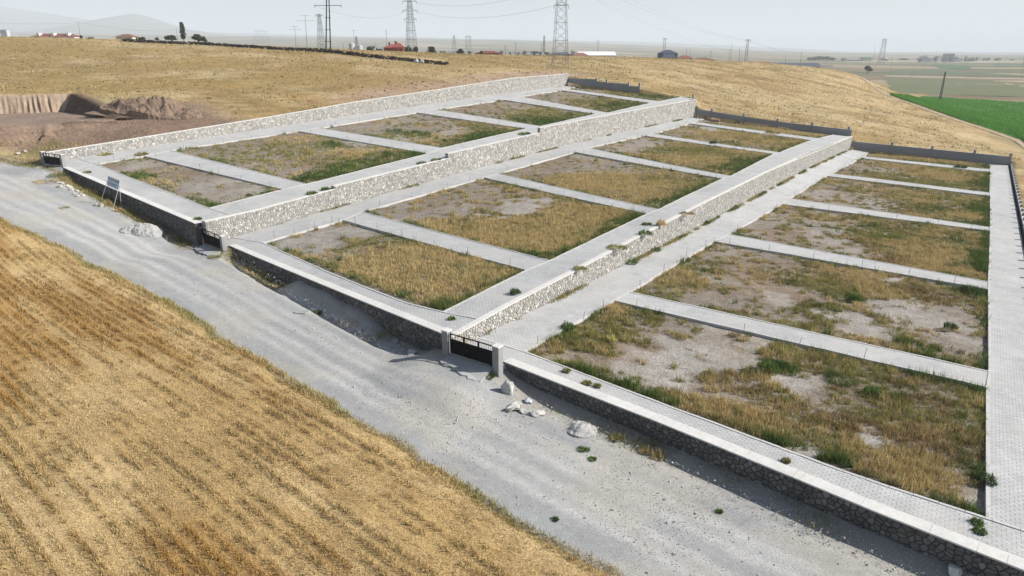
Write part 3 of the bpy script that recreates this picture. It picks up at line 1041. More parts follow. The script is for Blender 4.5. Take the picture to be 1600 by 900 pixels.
def stone_cells(L, top, size, seed):
    """irregular polygons filling 0..L by 0..top(s); heights in metres above the wall foot"""
    r = random.Random(seed)
    hmax = max(top(L * i / 40.0) for i in range(41))
    nx, ny = max(2, int(L / size)), max(2, int(math.ceil(hmax / (size * 0.8))))
    dx, dy = L / nx, hmax / ny
    pts = {}
    for j in range(-1, ny + 1):
        for i in range(-1, nx + 1):
            pts[(i, j)] = ((i + 0.5 + (0.25 if j % 2 else -0.25) + r.uniform(-.5, .5)) * dx, (j + 0.5 + r.uniform(-.46, .46)) * dy)
    cells = []
    for j in range(ny):
        for i in range(nx):
            p = pts[(i, j)]
            tp = top(min(max(p[0], 0), L))
            if p[1] > tp + 0.1:
                continue
            poly = [(p[0] - 2 * dx, p[1] - 2 * dy), (p[0] + 2 * dx, p[1] - 2 * dy), (p[0] + 2 * dx, p[1] + 2 * dy), (p[0] - 2 * dx, p[1] + 2 * dy)]
            for dj in (-2, -1, 0, 1, 2):
                for di in (-2, -1, 0, 1, 2):
                    if not (di or dj):
                        continue
                    q = pts.get((i + di, j + dj))
                    if q is None:
                        continue
                    a, b = q[0] - p[0], q[1] - p[1]
                    poly = clip_half(poly, a, b, (q[0] ** 2 + q[1] ** 2 - p[0] ** 2 - p[1] ** 2) / 2)
                    if len(poly) < 3:
                        break
                if len(poly) < 3:
                    break
            if len(poly) < 3:
                continue
            poly = clip_half(poly, 0, 1, tp)
            if len(poly) >= 3: poly = clip_half(poly, 0, -1, 0)
            if len(poly) >= 3: poly = clip_half(poly, 1, 0, L)
            if len(poly) >= 3: poly = clip_half(poly, -1, 0, 0)
            if len(poly) < 3:
                continue
            ar = 0.5 * abs(sum(poly[k][0] * poly[(k + 1) % len(poly)][1] - poly[(k + 1) % len(poly)][0] * poly[k][1] for k in range(len(poly))))
            if ar < 0.004:
                continue
            cells.append((poly, ar))
    return cells

class Face:
    """a vertical wall face along a plan polyline; pts are (x, y, z_foot, z_top); outward is to the right of travel when side=1"""
    def __init__(s, pts, side=1):
        s.P = np.array(pts, float)
        s.d = np.r_[0, np.cumsum(np.hypot(*np.diff(s.P[:, :2], axis=0).T))]
        s.L = s.d[-1]
        s.side = side
    def at(s, u):
        return np.array([np.interp(u, s.d, s.P[:, k]) for k in range(4)])
    def nrm(s, u):
        i = min(max(int(np.searchsorted(s.d, u)) - 1, 0), len(s.P) - 2)
        t = s.P[i + 1, :2] - s.P[i, :2]
        t = t / (np.linalg.norm(t) + 1e-9)
        return np.array([t[1], -t[0], 0]) * s.side

def build_stones(face, size, seed, parent, n_single=0, key=None, gap=0.022, bulge=0.05, bright=1.0, tint=(1, 1, 1), zoff=0.0):
    r = random.Random(seed + 99)
    top = lambda u: float(face.at(u)[3] - face.at(u)[2]) - zoff
    cells = stone_cells(face.L, top, size, seed)
    recs = []
    for poly, ar in cells:
        cx = sum(p[0] for p in poly) / len(poly)
        cy = sum(p[1] for p in poly) / len(poly)
        recs.append((poly, ar, cx, cy))
    if key:
        recs.sort(key=key)
    many = MB()
    for k, (poly, ar, cx, cy) in enumerate(recs):
        q = face.at(cx)
        n = face.nrm(cx)
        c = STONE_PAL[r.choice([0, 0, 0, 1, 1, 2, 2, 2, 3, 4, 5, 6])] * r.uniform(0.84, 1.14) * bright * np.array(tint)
        sz = math.sqrt(ar)
        sh = max(0.55, 1 - gap / max(sz * 0.5, 0.05))
        b = bulge * r.uniform(0.5, 1.5)
        m_ = len(poly)
        V = []
        for (lv, sc, dep) in ((0, sh, -0.02), (1, sh * 0.96, b * 0.6), (2, sh * 0.62, b)):
            for (px, py) in poly:
                u, v = cx + (px - cx) * sc, cy + (py - cy) * sc
                w = face.at(u)
                V.append((w[0] + n[0] * dep, w[1] + n[1] * dep, w[2] + v + r.uniform(-.004, .004)))
        F = []
        for lv in (0, 1):
            for i in range(m_):
                i2 = (i + 1) % m_
                F.append((lv * m_ + i, lv * m_ + i2, (lv + 1) * m_ + i2, (lv + 1) * m_ + i))
        F.append(tuple(2 * m_ + i for i in range(m_)))
        if k < n_single:
            obj('stone', V, F, 'stone', parent, c)
        else:
            many.add(V, F, c)
    if many.V:
        o = many.build('rubble_masonry', 'stone', parent)
        o['kind'] = 'stuff'
    return len(recs)

def wall_body(face, thick, parent, name='wall_core', mat='mortar', inset=0.0, top_off=0.0, dig=0.8, step=2.5):
    n = max(2, int(face.L / step) + 1)
    us = sorted(set(list(np.linspace(0, face.L, n)) + list(face.d)))
    mb = MB()
    for a, b in zip(us[:-1], us[1:]):
        if b - a < 0.02:
            continue
        A, B = face.at(a + 1e-4), face.at(b - 1e-4)
        na = face.nrm((a + b) / 2)
        P = []
        for z in (0, 1):
            for Q, dep in ((A, -inset), (B, -inset), (B, -thick), (A, -thick)):
                zz = Q[2] - dig if z == 0 else Q[3] - top_off
                P.append((Q[0] + na[0] * dep, Q[1] + na[1] * dep, zz))
        if face.side > 0:
            P = [P[i] for i in (0, 1, 2, 3, 4, 5, 6, 7)]
        mb.hexa(P)
    return mb.build(name, mat, parent)

def coping(face, thick, parent, over=0.05, h=0.12, lift=0.0, name='coping', mat='coping', seg=3.2):
    n = max(2, int(face.L / seg) + 1)
    us = sorted(set(list(np.linspace(0, face.L, n)) + list(face.d)))
    mb = MB()
    for a, b in zip(us[:-1], us[1:]):
        if b - a < 0.02:
            continue
        A, B = face.at(a + 0.006), face.at(b - 0.006)
        na = face.nrm((a + b) / 2)
        P = []
        for dz in (-h + lift, lift):
            for Q, dep in ((A, over), (B, over), (B, -thick - over), (A, -thick - over)):
                P.append((Q[0] + na[0] * dep, Q[1] + na[1] * dep, Q[3] + dz + 0.002))
        mb.hexa(P)
    return mb.build(name, mat, parent)

def front_foot(x, y):
    return float(land(np.array([x]), np.array([y - 0.5]))[0]) - 0.35 - (1.1 if -81 < x < -58 else (0.5 if (-45 < x < -33 or -128 < x < -84) else 0))

def front_wall(t, pts, label, size, single, seed, camx=None):
    P = []
    for x, y in pts:
        zz = float(surf(t, x, y)) + 0.14
        P.append((x, y, front_foot(x, y), zz))
    P = np.array(P)
    # resample so that foot and top follow the land
    f0 = Face(P, 1)
    us = np.linspace(0, f0.L, max(3, int(f0.L / 4)))
    Q = []
    for u in us:
        w = f0.at(u)
        Q.append((w[0], w[1], front_foot(w[0], w[1]), float(surf(t, w[0], w[1])) + 0.14))
    fc_ = Face(Q, 1)
    root = empty('stone_boundary_wall', (P[0][0], P[0][1], P[0][2]), label, 'wall', 'stone boundary walls along the gravel road')
    wall_body(fc_, 0.8, root, mat='shaded_mortar', inset=0.03, top_off=0.06)
    coping(fc_, 0.84, root, over=0.05, h=0.10)
    if single:
        def key(rec):
            w = fc_.at(rec[2])
            dist = math.sqrt(w[0] ** 2 + w[1] ** 2 + (w[2] + rec[3] - CAMH) ** 2)
            hid = 100 if (rec[3] < 0.45 or w[0] > 5.4) else 0
            return hid + dist / math.sqrt(rec[1])
    else:
        key = None
    build_stones(fc_, size, seed, root, single, key, zoff=0.10, bulge=0.07, bright=0.33)  # stone colour turned down to paint in the shade on the road side
    return root, fc_

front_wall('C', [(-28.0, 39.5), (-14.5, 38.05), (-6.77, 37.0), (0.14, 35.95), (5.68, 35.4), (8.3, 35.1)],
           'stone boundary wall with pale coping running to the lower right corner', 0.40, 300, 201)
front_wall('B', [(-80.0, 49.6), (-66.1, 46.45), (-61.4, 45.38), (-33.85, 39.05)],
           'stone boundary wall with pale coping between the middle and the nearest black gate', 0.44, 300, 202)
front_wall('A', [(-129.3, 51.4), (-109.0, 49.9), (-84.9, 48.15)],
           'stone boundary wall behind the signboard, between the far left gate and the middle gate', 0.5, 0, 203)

# left retaining wall of the top terrace
pts = []
for (px, py) in [(82, 237), (200, 218), (312, 200), (400, 186), (480, 172.5), (555, 159), (670, 142), (800, 122), (884, 115)]:
    P = atx(px, py, LX)
    pts.append((LX, P[1], float(surf('A', LX, P[1])) - 0.15, P[2]))
pts[0] = (LX, 51.6, float(surf('A', LX, 51.6)) - 0.15, pts[0][3])
pts[-1] = (LX, BKY + 0.2, float(surf('A', LX, BKY)) - 0.15, pts[-1][3])
fcA = Face(pts, 1)
root = empty('retaining_wall', (LX, 51.6, pts[0][2]), 'pale rubble retaining wall along the uphill left edge of the site', 'wall', 'stone retaining walls between the terraces')
wall_body(fcA, 0.6, root, inset=0.03, top_off=0.05)
coping(fcA, 0.6, root, over=0.03, h=0.10)
build_stones(fcA, 0.44, 301, root, 0, zoff=0.08, bright=0.90, bulge=0.05)

# upper retaining wall (between the top and the middle terrace), its top stepped up three times
seg_px = [[(318, 347), (400, 329), (515, 297.5)], [(522, 291), (694, 249)], [(700, 240), (836, 209)], [(844, 200), (960, 178), (1082, 156)]]
root = empty('retaining_wall', (WBX, 49, 0.5), 'tall rubble retaining wall with stepped top between the upper and middle terraces', 'wall', 'stone retaining walls between the terraces')
yprev = None
for k, seg in enumerate(seg_px):
    pts = []
    for (px, py) in seg:
        P = atx(px, py, WBX)
        pts.append([WBX, P[1], float(surf('B', WBX, P[1])) - 0.15, P[2] + 0.05])
    if k == 0:
        pts[0][1] = 48.9
    if yprev is not None:
        pts[0][1] = yprev
        pts[0][2] = float(surf('B', WBX, yprev)) - 0.15
    if k == 3:
        pts[-1][1] = BKY + 0.2
    else:
        nxt = atx(*seg_px[k + 1][0], WBX)[1]
        pts[-1][1] = nxt
        pts[-1][2] = float(surf('B', WBX, nxt)) - 0.15
    yprev = pts[-1][1]
    fcB = Face(pts, 1)
    wall_body(fcB, 0.7, root, inset=0.03, top_off=0.05)
    coping(fcB, 0.66, root, over=0.02, h=0.09)
    build_stones(fcB, 0.36 if k < 2 else 0.46, 310 + k, root, 0, zoff=0.07, bright=0.90, bulge=0.05)

# lower retaining wall (between the middle and the lower terrace)
pts = []
for (px, py) in [(705, 515), (800, 474), (895, 425), (1000, 371), (1100, 319.5), (1200, 268), (1331, 215)]:
    P = atx(px, py, WCX)
    pts.append([WCX, P[1], float(surf('C', WCX, P[1])) - 0.15, max(P[2], float(surf('B', WCX - 0.6, P[1])) + 0.03) if P[1] > 45 else P[2]])
pts[0][1] = 38.9
pts[0][3] = float(surf('B', WCX - .6, 39.0)) + 0.12
pts[-1][1] = BKY + 0.2
fcC = Face(pts, 1)
root = empty('retaining_wall', (WCX, 39, 1.6), 'rubble retaining wall between the middle and lower terraces, starting at the nearest gate', 'wall', 'stone retaining walls between the terraces')
wall_body(fcC, 0.6, root, inset=0.03, top_off=0.05)
coping(fcC, 0.52, root, over=0.03, h=0.09)
def keyC(rec):
    w = fcC.at(rec[2])
    return math.sqrt(w[0] ** 2 + w[1] ** 2 + (w[2] - CAMH) ** 2) / math.sqrt(rec[1])
build_stones(fcC, 0.34, 320, root, 150, keyC, zoff=0.07, bright=0.90, bulge=0.05)

# ------------------------------------------------------------------ concrete walls at the back and on the right
def block_wall(pts, label, pillars, steps=True, ph=0.75, pw=0.42, extra=None, group='grey concrete boundary walls with posts'):
    fc_ = Face(pts, 1)
    root = empty('concrete_wall', (pts[0][0], pts[0][1], pts[0][2]), label, 'wall', group)
    wall_body(fc_, 0.3, root, name='wall_panel', mat='block', dig=0.5)
    coping(fc_, 0.3, root, over=0.04, h=0.07, lift=0.05, mat='kerb')
    for u in pillars:
        w = fc_.at(min(max(u, 0.25), fc_.L - 0.25))
        n = fc_.nrm(u)
        mb = MB()
        a = math.atan2(n[1], n[0])
        cx, cy = w[0] - n[0] * 0.15, w[1] - n[1] * 0.15
        mb.box((cx, cy, (w[2] + w[3] + ph) / 2), (pw, pw, w[3] + ph - w[2]), a)
        pl_ = mb.build('pillar', 'block', root)
        mb = MB()
        mb.box((cx, cy, w[3] + ph + 0.05), (pw + 0.14, pw + 0.14, 0.1), a)
        mb.build('cap', 'kerb', pl_)
    return root, fc_

def bk(px, py):
    P = aty(px, py, BKY)
    return P
def back_u(px, py, X0):
    return float(bk(px, py)[0] - X0)
# top terrace, stepped top
xA = [bk(885, 122)[0], bk(932, 123.5)[0], bk(948, 127)[0], bk(982, 130)[0], bk(1000, 134)[0]]
pts = []
tops = [16.15, 15.95, 15.3, 14.95, 14.05]
for i in range(4):
    z0, z1 = float(surf('A', xA[i], BKY)) - 0.3, float(surf('A', xA[i + 1], BKY)) - 0.3
    tz_ = [15.95, 15.0, 14.6, 13.75][i]
    pts += [(xA[i] + 0.001, BKY, z0, tz_ + 0.15), (xA[i + 1], BKY, z1, tz_)]
block_wall(pts, 'grey concrete wall with stepped top and four posts at the far end of the top terrace', [x - xA[0] for x in xA[1:]], ph=1.2, pw=0.6)
x0, x1 = bk(1050, 152)[0], WBX - 0.75
block_wall([(x0, BKY, float(surf('A', x0, BKY)) - .9, 10.75), (x1, BKY, float(surf('A', x1, BKY)) - .9, 10.5)], 'short low grey wall beside the gap at the far corner of the top terrace', [x1 - x0 - 0.5], ph=1.2, pw=0.6)
x0, x1 = WBX + 0.1, WCX - 0.4
u = [back_u(px, py, x0) for px, py in [(1089, 172), (1112, 175), (1162, 182), (1215, 189), (1269, 196), (1326, 203)]]
block_wall([(x0, BKY, float(surf('B', x0, BKY)) - .3, bk(1084, 170)[2]), ((x0 + x1) / 2, BKY, float(surf('B', (x0 + x1) / 2, BKY)) - .3, bk(1205, 188.5)[2]), (x1, BKY, float(surf('B', x1, BKY)) - .3, bk(1327, 203)[2])],
           'long grey concrete wall with six posts closing the far end of the middle terrace', u, ph=0.9, pw=0.6)
x0, x1 = WCX + 0.1, RX + 0.1
u = [back_u(px, py, x0) for px, py in [(1394, 224), (1457, 230), (1523, 237), (1580, 243)]]
block_wall([(x0, BKY, float(surf('C', x0, BKY)) - .3, bk(1331, 221)[2]), (x1, BKY, float(surf('C', x1, BKY)) - .3, bk(1580, 245)[2])],
           'grey concrete wall closing the far end of the lower terrace below the slope', u, ph=0.9, pw=0.6)
# right-hand wall of the lower terrace
ys = np.linspace(BKY - 0.4, 35.3, 40)
pts = [(RX + 0.3, float(y), float(surf('C', RX, y)) - 0.5, float(surf('C', RX, y)) + 0.42) for y in ys]
block_wall([p_ for p_ in pts], 'low pale wall with short posts along the right edge of the lower terrace', list(np.arange(5.0, 195, 5.0)), ph=0.5, pw=0.36)
fz = road_top
# ------------------------------------------------------------------ gates, gate pillars, slabs
def gate(A, B, H, label, pillar_h, pw=0.55, bars=14):
    A = np.array(A, float)
    B = np.array(B, float)
    z0 = min(A[2], B[2]) + 0.06
    d = (B - A)[:2]
    L = np.linalg.norm(d)
    d /= L
    ang = math.atan2(d[1], d[0])
    n = np.array([d[1], -d[0]])
    root = empty('sliding_gate', ((A[0] + B[0]) / 2, (A[1] + B[1]) / 2, z0), label, 'gate', 'black sliding gates along the gravel road')
    def P(u, v, z):
        return (A[0] + d[0] * u + n[0] * v, A[1] + d[1] * u + n[1] * v, z0 + z)
    hp = H * 0.70
    np_ = 3
    for k in range(np_):
        u0, u1 = L * k / np_ + 0.03, L * (k + 1) / np_ - 0.03
        mb = MB()
        c = P((u0 + u1) / 2, 0, hp / 2 + 0.06)
        mb.box(c, (u1 - u0, 0.035, hp - 0.1), ang)
        mb.build('panel', 'black_steel', root)
    mb = MB()
    for z in (0.07, hp, H - 0.06):
        mb.box(P(L / 2, 0, z), (L, 0.075, 0.075), ang)
    for k in range(np_ + 1):
        mb.box(P(min(max(L * k / np_, 0.045), L - 0.045), 0, H / 2 + 0.02), (0.09, 0.085, H - 0.06), ang)
    mb.build('frame', 'black_steel', root)
    for k in range(bars):
        u = L * (k + 0.5) / bars
        mb = MB()
        mb.beam(P(u, 0, hp), P(u, 0, H + 0.10), 0.016)
        mb.beam(P(u, 0, H + 0.10), P(u, 0, H + 0.17), 0.02, 0.003)
        mb.build('bar', 'black_steel', root)
    mb = MB()
    mb.box(P(L / 2, 0.01, -0.035), (L + 0.4, 0.12, 0.04), ang)
    mb.build('track', 'steel', root)
    mb = MB()
    mb.box(P(L * 0.40, 0.035, hp * 0.55), (0.05, 0.05, 0.12), ang)
    mb.build('handle', 'steel', root)
    return root, P, L, ang, z0

def gate_pillar(P, ang, z0, h, label, w=0.6, below=1.2):
    root = empty('gate_pillar', (P[0], P[1], z0), label, 'pillar', 'concrete pillars beside the black gates')
    mb = MB()
    mb.box((P[0], P[1], z0 + (h - below) / 2), (w, w, h + below), ang)
    mb.build('shaft', 'block', root)
    mb = MB()
    mb.box((P[0], P[1], z0 + h + 0.05), (w + 0.06, w + 0.06, 0.1), ang)
    mb.build('cap', 'coping', root)
    return root

GATES = [('C', (704, 552), (771, 574), 1.78, 'nearest black gate', 1.88),
         ('B', (319, 381), (348, 390), 1.95, 'middle black gate', 2.05),
         ('A', (71, 255), (98, 261.5), 1.95, 'far left black gate', 2.05)]
SLAB = {'C': [(704, 552), (771, 573), (750, 597), (722, 586), (688, 564)], 'B': [(320, 381), (349, 390), (334, 401), (319, 397), (303, 388)], 'A': [(71, 255.5), (98, 262), (90, 268), (64, 272), (54, 262)]}
for t, pa, pb, H, nm, ph in GATES:
    A, B = gp(*pa, zt(t)), gp(*pb, zt(t))
    z = (A[2] + B[2]) / 2
    A[2] = B[2] = z
    g, P, L, ang, z0 = gate(A, B, H, {'C': 'black sheet steel gate with bar top, nearest the camera', 'B': 'black sheet steel gate at the foot of the stepped retaining wall', 'A': 'black sheet steel gate at the far left corner by the earth bank'}[t], ph, bars={'C': 24, 'B': 16, 'A': 16}[t])
    gate_pillar(P(-0.38, -0.05, 0), ang, z0, ph, {'C': 'concrete pillar on the left side of the nearest gate', 'B': 'concrete pillar on the left side of the middle gate', 'A': 'concrete pillar at the left end of the far left gate'}[t])
    gate_pillar(P(L + 0.38, -0.05, 0), ang, z0, ph - 0.1, {'C': 'concrete pillar on the right side of the nearest gate', 'B': 'concrete pillar on the right side of the middle gate', 'A': 'concrete pillar at the right end of the far left gate'}[t])
    # apron slab
    poly = [gp(px, py, z - 0.02) if k < 2 else gp(px, py, fz, 0.12) for k, (px, py) in enumerate(SLAB[t])]
    n_ = len(poly)
    top = []
    # ragged outer edge
    for k in range(n_):
        p0, p1 = poly[k], poly[(k + 1) % n_]
        m_ = 6 if k in (2, 3) else 3
        for j in range(m_):
            q = p0 + (p1 - p0) * j / m_
            if k in (2, 3) and j:
                q = q + np.array([rnd.uniform(-.22, .22), rnd.uniform(-.22, .22), 0])
            top.append(q)
    K = len(top)
    cen = np.mean(top, axis=0)
    V = top + [q - np.array([0, 0, 0.55]) for q in top] + [cen]
    F = [(i, (i + 1) % K, 2 * K) for i in range(K)] + [(i + K, (i + 1) % K + K, (i + 1) % K, i)[::-1] for i in range(K)]
    tag(obj('concrete_apron', V, F, 'concrete'), {'C': 'broken concrete apron in front of the nearest gate', 'B': 'concrete apron in front of the middle gate', 'A': 'concrete apron in front of the far left gate'}[t], 'slab', 'concrete aprons at the gates')


corners = [(168.7, 274.3), (187.2, 281.7), (184.5, 297.0), (167.2, 289.5)]
feet_px = [(156, 317), (172.5, 313), (176, 327), (189.5, 326)]
SD = float(gp(176, 322, lambda x, y: road_z(x)) @ HD)
fz = road_top
fp = [gp(px, py, fz) for px, py in feet_px]
tl, tr_, br_, bl = [atd(px, py, fp[0] @ HD * 0.5 + fp[2] @ HD * 0.5) for px, py in corners]
root = empty('signboard', tuple(np.mean(fp, axis=0)), 'white and blue signboard on four splayed metal legs beside the road', 'sign')
nrm = np.cross(tr_ - tl, bl - tl)
nrm /= np.linalg.norm(nrm)
if nrm @ (C0 - tl) < 0:
    nrm = -nrm
b_off = -nrm * 0.06
mb = MB()
mb.hexa([bl + b_off, br_ + b_off, br_, bl, tl + b_off, tr_ + b_off, tr_, tl])
pan = mb.build('panel', 'vc', root, (0.50, 0.56, 0.60))
def sp(u, v):
    return tl + (tr_ - tl) * u + (bl - tl) * v + nrm * 0.012
def plate(u0, v0, u1, v1):
    return [sp(u0, v1), sp(u1, v1), sp(u1, v0), sp(u0, v0)]
mb = MB()
mb.add(plate(0.0, 0.52, 1.0, 1.0), [(0, 1, 2, 3)])
mb.build('lower_band', 'vc', pan, (0.40, 0.53, 0.60))
mb = MB()
r_ = random.Random(3)
for (v0, v1, u0, widths) in ((0.14, 0.36, 0.06, [.07, .03, 0, .06, .07, .06, .07, 0, .06, .06, .06, .07, .05]), (0.58, 0.80, 0.10, [.06, .03, 0, .07, .03, .06, .07, .06, .07, .03])):
    u = u0
    for w in widths:
        if w == 0:
            u += 0.045
            continue
        th = 0.018
        q = lambda a, b, c, d: mb.add([x + nrm * 0.004 for x in plate(a, b, c, d)], [(0, 1, 2, 3)])
        q(u, v0, u + th, v1)
        if w > 0.04:
            q(u + w - th, v0, u + w, v1)
            vm = r_.choice([v0, (v0 + v1) / 2, v1 - 0.03])
            q(u, vm, u + w, vm + 0.035)
        u += w + 0.018
lt = mb.build('lettering', 'vc', pan, (0.10, 0.14, 0.22))
lt['kind'] = 'stuff'
tops = [bl, tl + b_off, br_, tr_ + b_off]
tops = [tl + (bl - tl) * 0.4 + b_off * 1.5, tl + (bl - tl) * 0.4 + b_off * 2, tr_ + (br_ - tr_) * 0.45 + b_off * 1.5, tr_ + (br_ - tr_) * 0.45 + b_off * 2]
for k in range(4):
    mb = MB()
    mb.beam(fp[k] - np.array([0, 0, .15]), tops[k], 0.055)
    mb.build('leg', 'vc', root, (0.42, 0.42, 0.42))

# ------------------------------------------------------------------ rocks, rubble, heaps
def rock_mesh(c, r, seed, squash=(1, 1, 1), rough=0.35, sub=2, rz=0.0, cuts=5):
    """a broken block: ball cut flat by random planes"""
    import bmesh
    bm = bmesh.new()
    bmesh.ops.create_icosphere(bm, subdivisions=sub, radius=1.0)
    rr = random.Random(seed)
    pl = []
    for _ in range(cuts):
        d = Vector((rr.gauss(0, 1), rr.gauss(0, 1), rr.gauss(0, 1))).normalized()
        pl.append((d, rr.uniform(0.45, 0.8)))
    off = rr.uniform(0, 100)
    V = []
    for v in bm.verts:
        p = v.co.copy()
        for d, k in pl:
            e = p.dot(d) - k
            if e > 0:
                p -= d * e
        s = 1 + rough * (float(vnoise(np.array([p.x * 2.3 + off]), np.array([p.y * 2.3 + p.z * 1.7]), seed)[0]) - 0.5)
        p *= s
        x, y, z = p.x * squash[0] * r, p.y * squash[1] * r, p.z * squash[2] * r
        V.append((c[0] + x * math.cos(rz) - y * math.sin(rz), c[1] + x * math.sin(rz) + y * math.cos(rz), c[2] + z))
    bm.verts.index_update()
    F = [tuple(v.index for v in f.verts) for f in bm.faces]
    bm.free()
    return V, F

def rock(px, py, r, label, seed, squash=(1, 1, 0.8), col=(0.58, 0.56, 0.52), name='rock', cat='rock', group=None, sub=2, zf=None, rough=.35):
    P = gp(px, py, zf or fz)
    V, F = rock_mesh((P[0], P[1], P[2] + r * squash[2] * 0.45), r, seed, squash, rough, sub, rz=seed)
    return tag(obj(name, V, F, 'rock', None, col), label, cat, group)

rock(793, 614, 0.62, 'large upright white boulder beside the apron of the nearest gate', 5, (0.72, 0.72, 1.35), (0.50, 0.495, 0.47), 'boulder', 'boulder', sub=3, rough=.7)
rock(802, 638, 0.62, 'flat pale rock lying just below the large upright boulder', 8, (1.2, 0.8, 0.42), (0.5, 0.49, 0.46), sub=3, rough=.8)
rock(818, 643, 0.42, 'small pale rock wedged between the two flat rocks by the boulder', 9, (1.1, 0.8, 0.5), (0.48, 0.47, 0.44))
rock(836, 648, 0.55, 'flat pale rock farthest right in the cluster below the boulder', 10, (1.4, 0.7, 0.36), (0.46, 0.455, 0.43), sub=3, rough=.8)
rock(1490, 894, 0.42, 'white boulder at the foot of the wall near the lower right corner', 14, (1.35, 0.8, 0.7), (0.60, 0.58, 0.54), 'boulder', 'boulder', sub=3)
# crumpled pale bag in the wall's shade
P = gp(826, 628, fz)
V, F = rock_mesh((P[0], P[1], P[2] + 0.14), 0.36, 21, (1, 0.9, 0.5), 0.8, 3)
tag(obj('crumpled_bag', V, F, 'vc', None, (0.55, 0.60, 0.64)), 'crumpled pale plastic bag in the shade of the wall', 'bag')
# rocks heaped along the verge near the far left gate
rr = random.Random(12)
ROCKL = ['pale rock, %s along the strewn row on the verge from the far left gate' % nth(k + 1) for k in range(13)] + ['pale rock at the left front foot of the signboard', 'pale rock between the two left feet of the signboard', 'pale rock behind the left feet of the signboard', 'pale rock between the right feet of the signboard', 'pale rock on the bank left of the far left gate, nearer the gate', 'pale rock on the bank left of the far left gate, farther left']
for k, (px, py) in enumerate([(92, 286), (97, 288), (101, 291), (106, 292), (111, 294.5), (112, 298), (118, 294), (121, 300), (126, 304), (117, 304), (122, 307), (95, 293), (130, 306), (151, 322), (158, 323), (163, 319), (178, 330), (39, 238), (28, 241)]):
    rock(px, py, rr.uniform(0.3, 0.62), ROCKL[k], 30 + k, (1.1, 0.9, 0.7), tuple(np.array([.47, .45, .41]) * rr.uniform(.85, 1.1)), group='pale rocks on the verge', sub=1)
# broken slabs along the gutter
for k, (px, py, ang, L, lab) in enumerate([(472, 489, .4, 2.6, 'tilted broken concrete slab at the lip of the gutter, uppermost of the row'), (497, 484, .2, 1.7, 'pale broken concrete chunk standing at the head of the gutter'), (527, 497, -.5, 2.2, 'long broken concrete slab in the gutter below the pale chunk'), (562, 515, -.45, 1.8, 'broken concrete slab half way down the gutter'), (585, 525, -.5, 2.4, 'flat broken slab lying along the gutter edge'), (617, 534, -.5, 1.8, 'broken slab at the lower end of the gutter'), (642, 552, -.4, 1.2, 'small broken slab near the apron of the nearest gate')]):
    P = gp(px, py, fz)
    c, s = math.cos(ang), math.sin(ang)
    n1 = 6
    ring = []
    for j in range(n1):
        a = 2 * math.pi * j / n1
        q = rr.uniform(.55, 1.2)
        x, y = math.cos(a) * L * .42 * q, math.sin(a) * 0.4 * q
        ring.append((x * c - y * s, x * s + y * c))
    tilt = rr.uniform(0.1, 0.3)
    V = [(P[0] + x, P[1] + y, P[2] + 0.14 + y * tilt) for x, y in ring] + [(P[0] + x * 1.03, P[1] + y * 1.03, P[2] - 0.2 + y * tilt) for x, y in ring]
    F = [tuple(range(n1))] + [(j, j + n1, (j + 1) % n1 + n1, (j + 1) % n1) for j in range(n1)]
    tag(obj('broken_slab', V, F, 'concrete'), lab, 'slab', 'broken slabs along the gutter')

def heap(px, py, R, h, label, seed, col, name, cat, mat='rock', zf=None, n=40, stretch=1.0, rz=0.0, lump=0.35, lumps=1.2):
    P = gp(px, py, zf or fz)
    g = np.linspace(-1, 1, n)
    U, W = np.meshgrid(g, g)
    d = np.hypot(U, W)
    X = P[0] + (U * math.cos(rz) - W * stretch * math.sin(rz)) * R
    Y = P[1] + (U * math.sin(rz) + W * stretch * math.cos(rz)) * R
    prof = np.clip(1 - d * (0.9 + 0.5 * (fbm(U * 2 + seed, W * 2, seed) - 0.5)), -0.3, 1)
    prof = np.where(prof > 0, prof ** 0.85, prof)
    Z = land(X, Y) + 0.02 + prof * h * (1 + lump * 2 * (fbm(X * lumps, Y * lumps, seed + 3) - 0.5)) + (fbm(X * 3.2, Y * 3.2, seed + 4, 3) - 0.5) * min(0.3, 0.16 * R) * (prof > 0)
    Z = np.where(d > 0.97, land(X, Y) - 0.5, Z)
    c = np.array(col) * (0.85 + 0.3 * fbm(X * 1.5, Y * 1.5, seed + 6))[..., None]
    o = obj(name, np.stack([X, Y, Z], -1).reshape(-1, 3), grid_faces(n, n), mat, None, c.reshape(-1, 3), False)
    return tag(o, label, cat)
heap(229, 362, 2.6, 1.15, 'large pale gravel heap on the road edge below the signboard', 3, (0.37, 0.37, 0.365), 'gravel_heap', 'heap', 'gravel', stretch=0.8)
heap(207, 360, 1.7, 0.6, 'smaller flat gravel heap just left of the large heap', 13, (0.37, 0.37, 0.36), 'gravel_heap', 'heap', 'gravel')
heap(908, 673, 1.15, 0.4, 'small heap of stony rubble at the edge of the wall shadow', 23, (0.37, 0.365, 0.36), 'rubble_heap', 'heap', 'gravel', lump=0.7)
heap(236, 177, 11.5, 3.3, 'large lumpy heap of brown spoil right of the excavation', 33, (0.19, 0.135, 0.10), 'spoil_heap', 'heap', 'earth', n=70, stretch=0.5, rz=0.55, lump=0.95, lumps=0.5)
heap(975, 140, 2.6, 0.9, 'small heap of red brown soil at the foot of the top terrace end wall', 43, (0.36, 0.22, 0.16), 'soil_heap', 'heap', 'earth', zf=soil_z('A')) if False else None
for px, py, t, lab in [(912, 134.5, 'A', 'small heap of reddish soil against the far wall of the top terrace'), (1115, 189, 'B', 'small heap of reddish soil against the far wall of the middle terrace')]:
    P = gp(px, py, zt(t))
    V, F = rock_mesh((P[0], P[1], P[2] + 0.2), 1.7, 77 if t == 'A' else 78, (1.3, 0.9, 0.6), 0.6, 3)
    tag(obj('soil_heap', V, F, 'earth', None, (0.37, 0.235, 0.17)), lab, 'heap', 'soil heaps by the far walls')

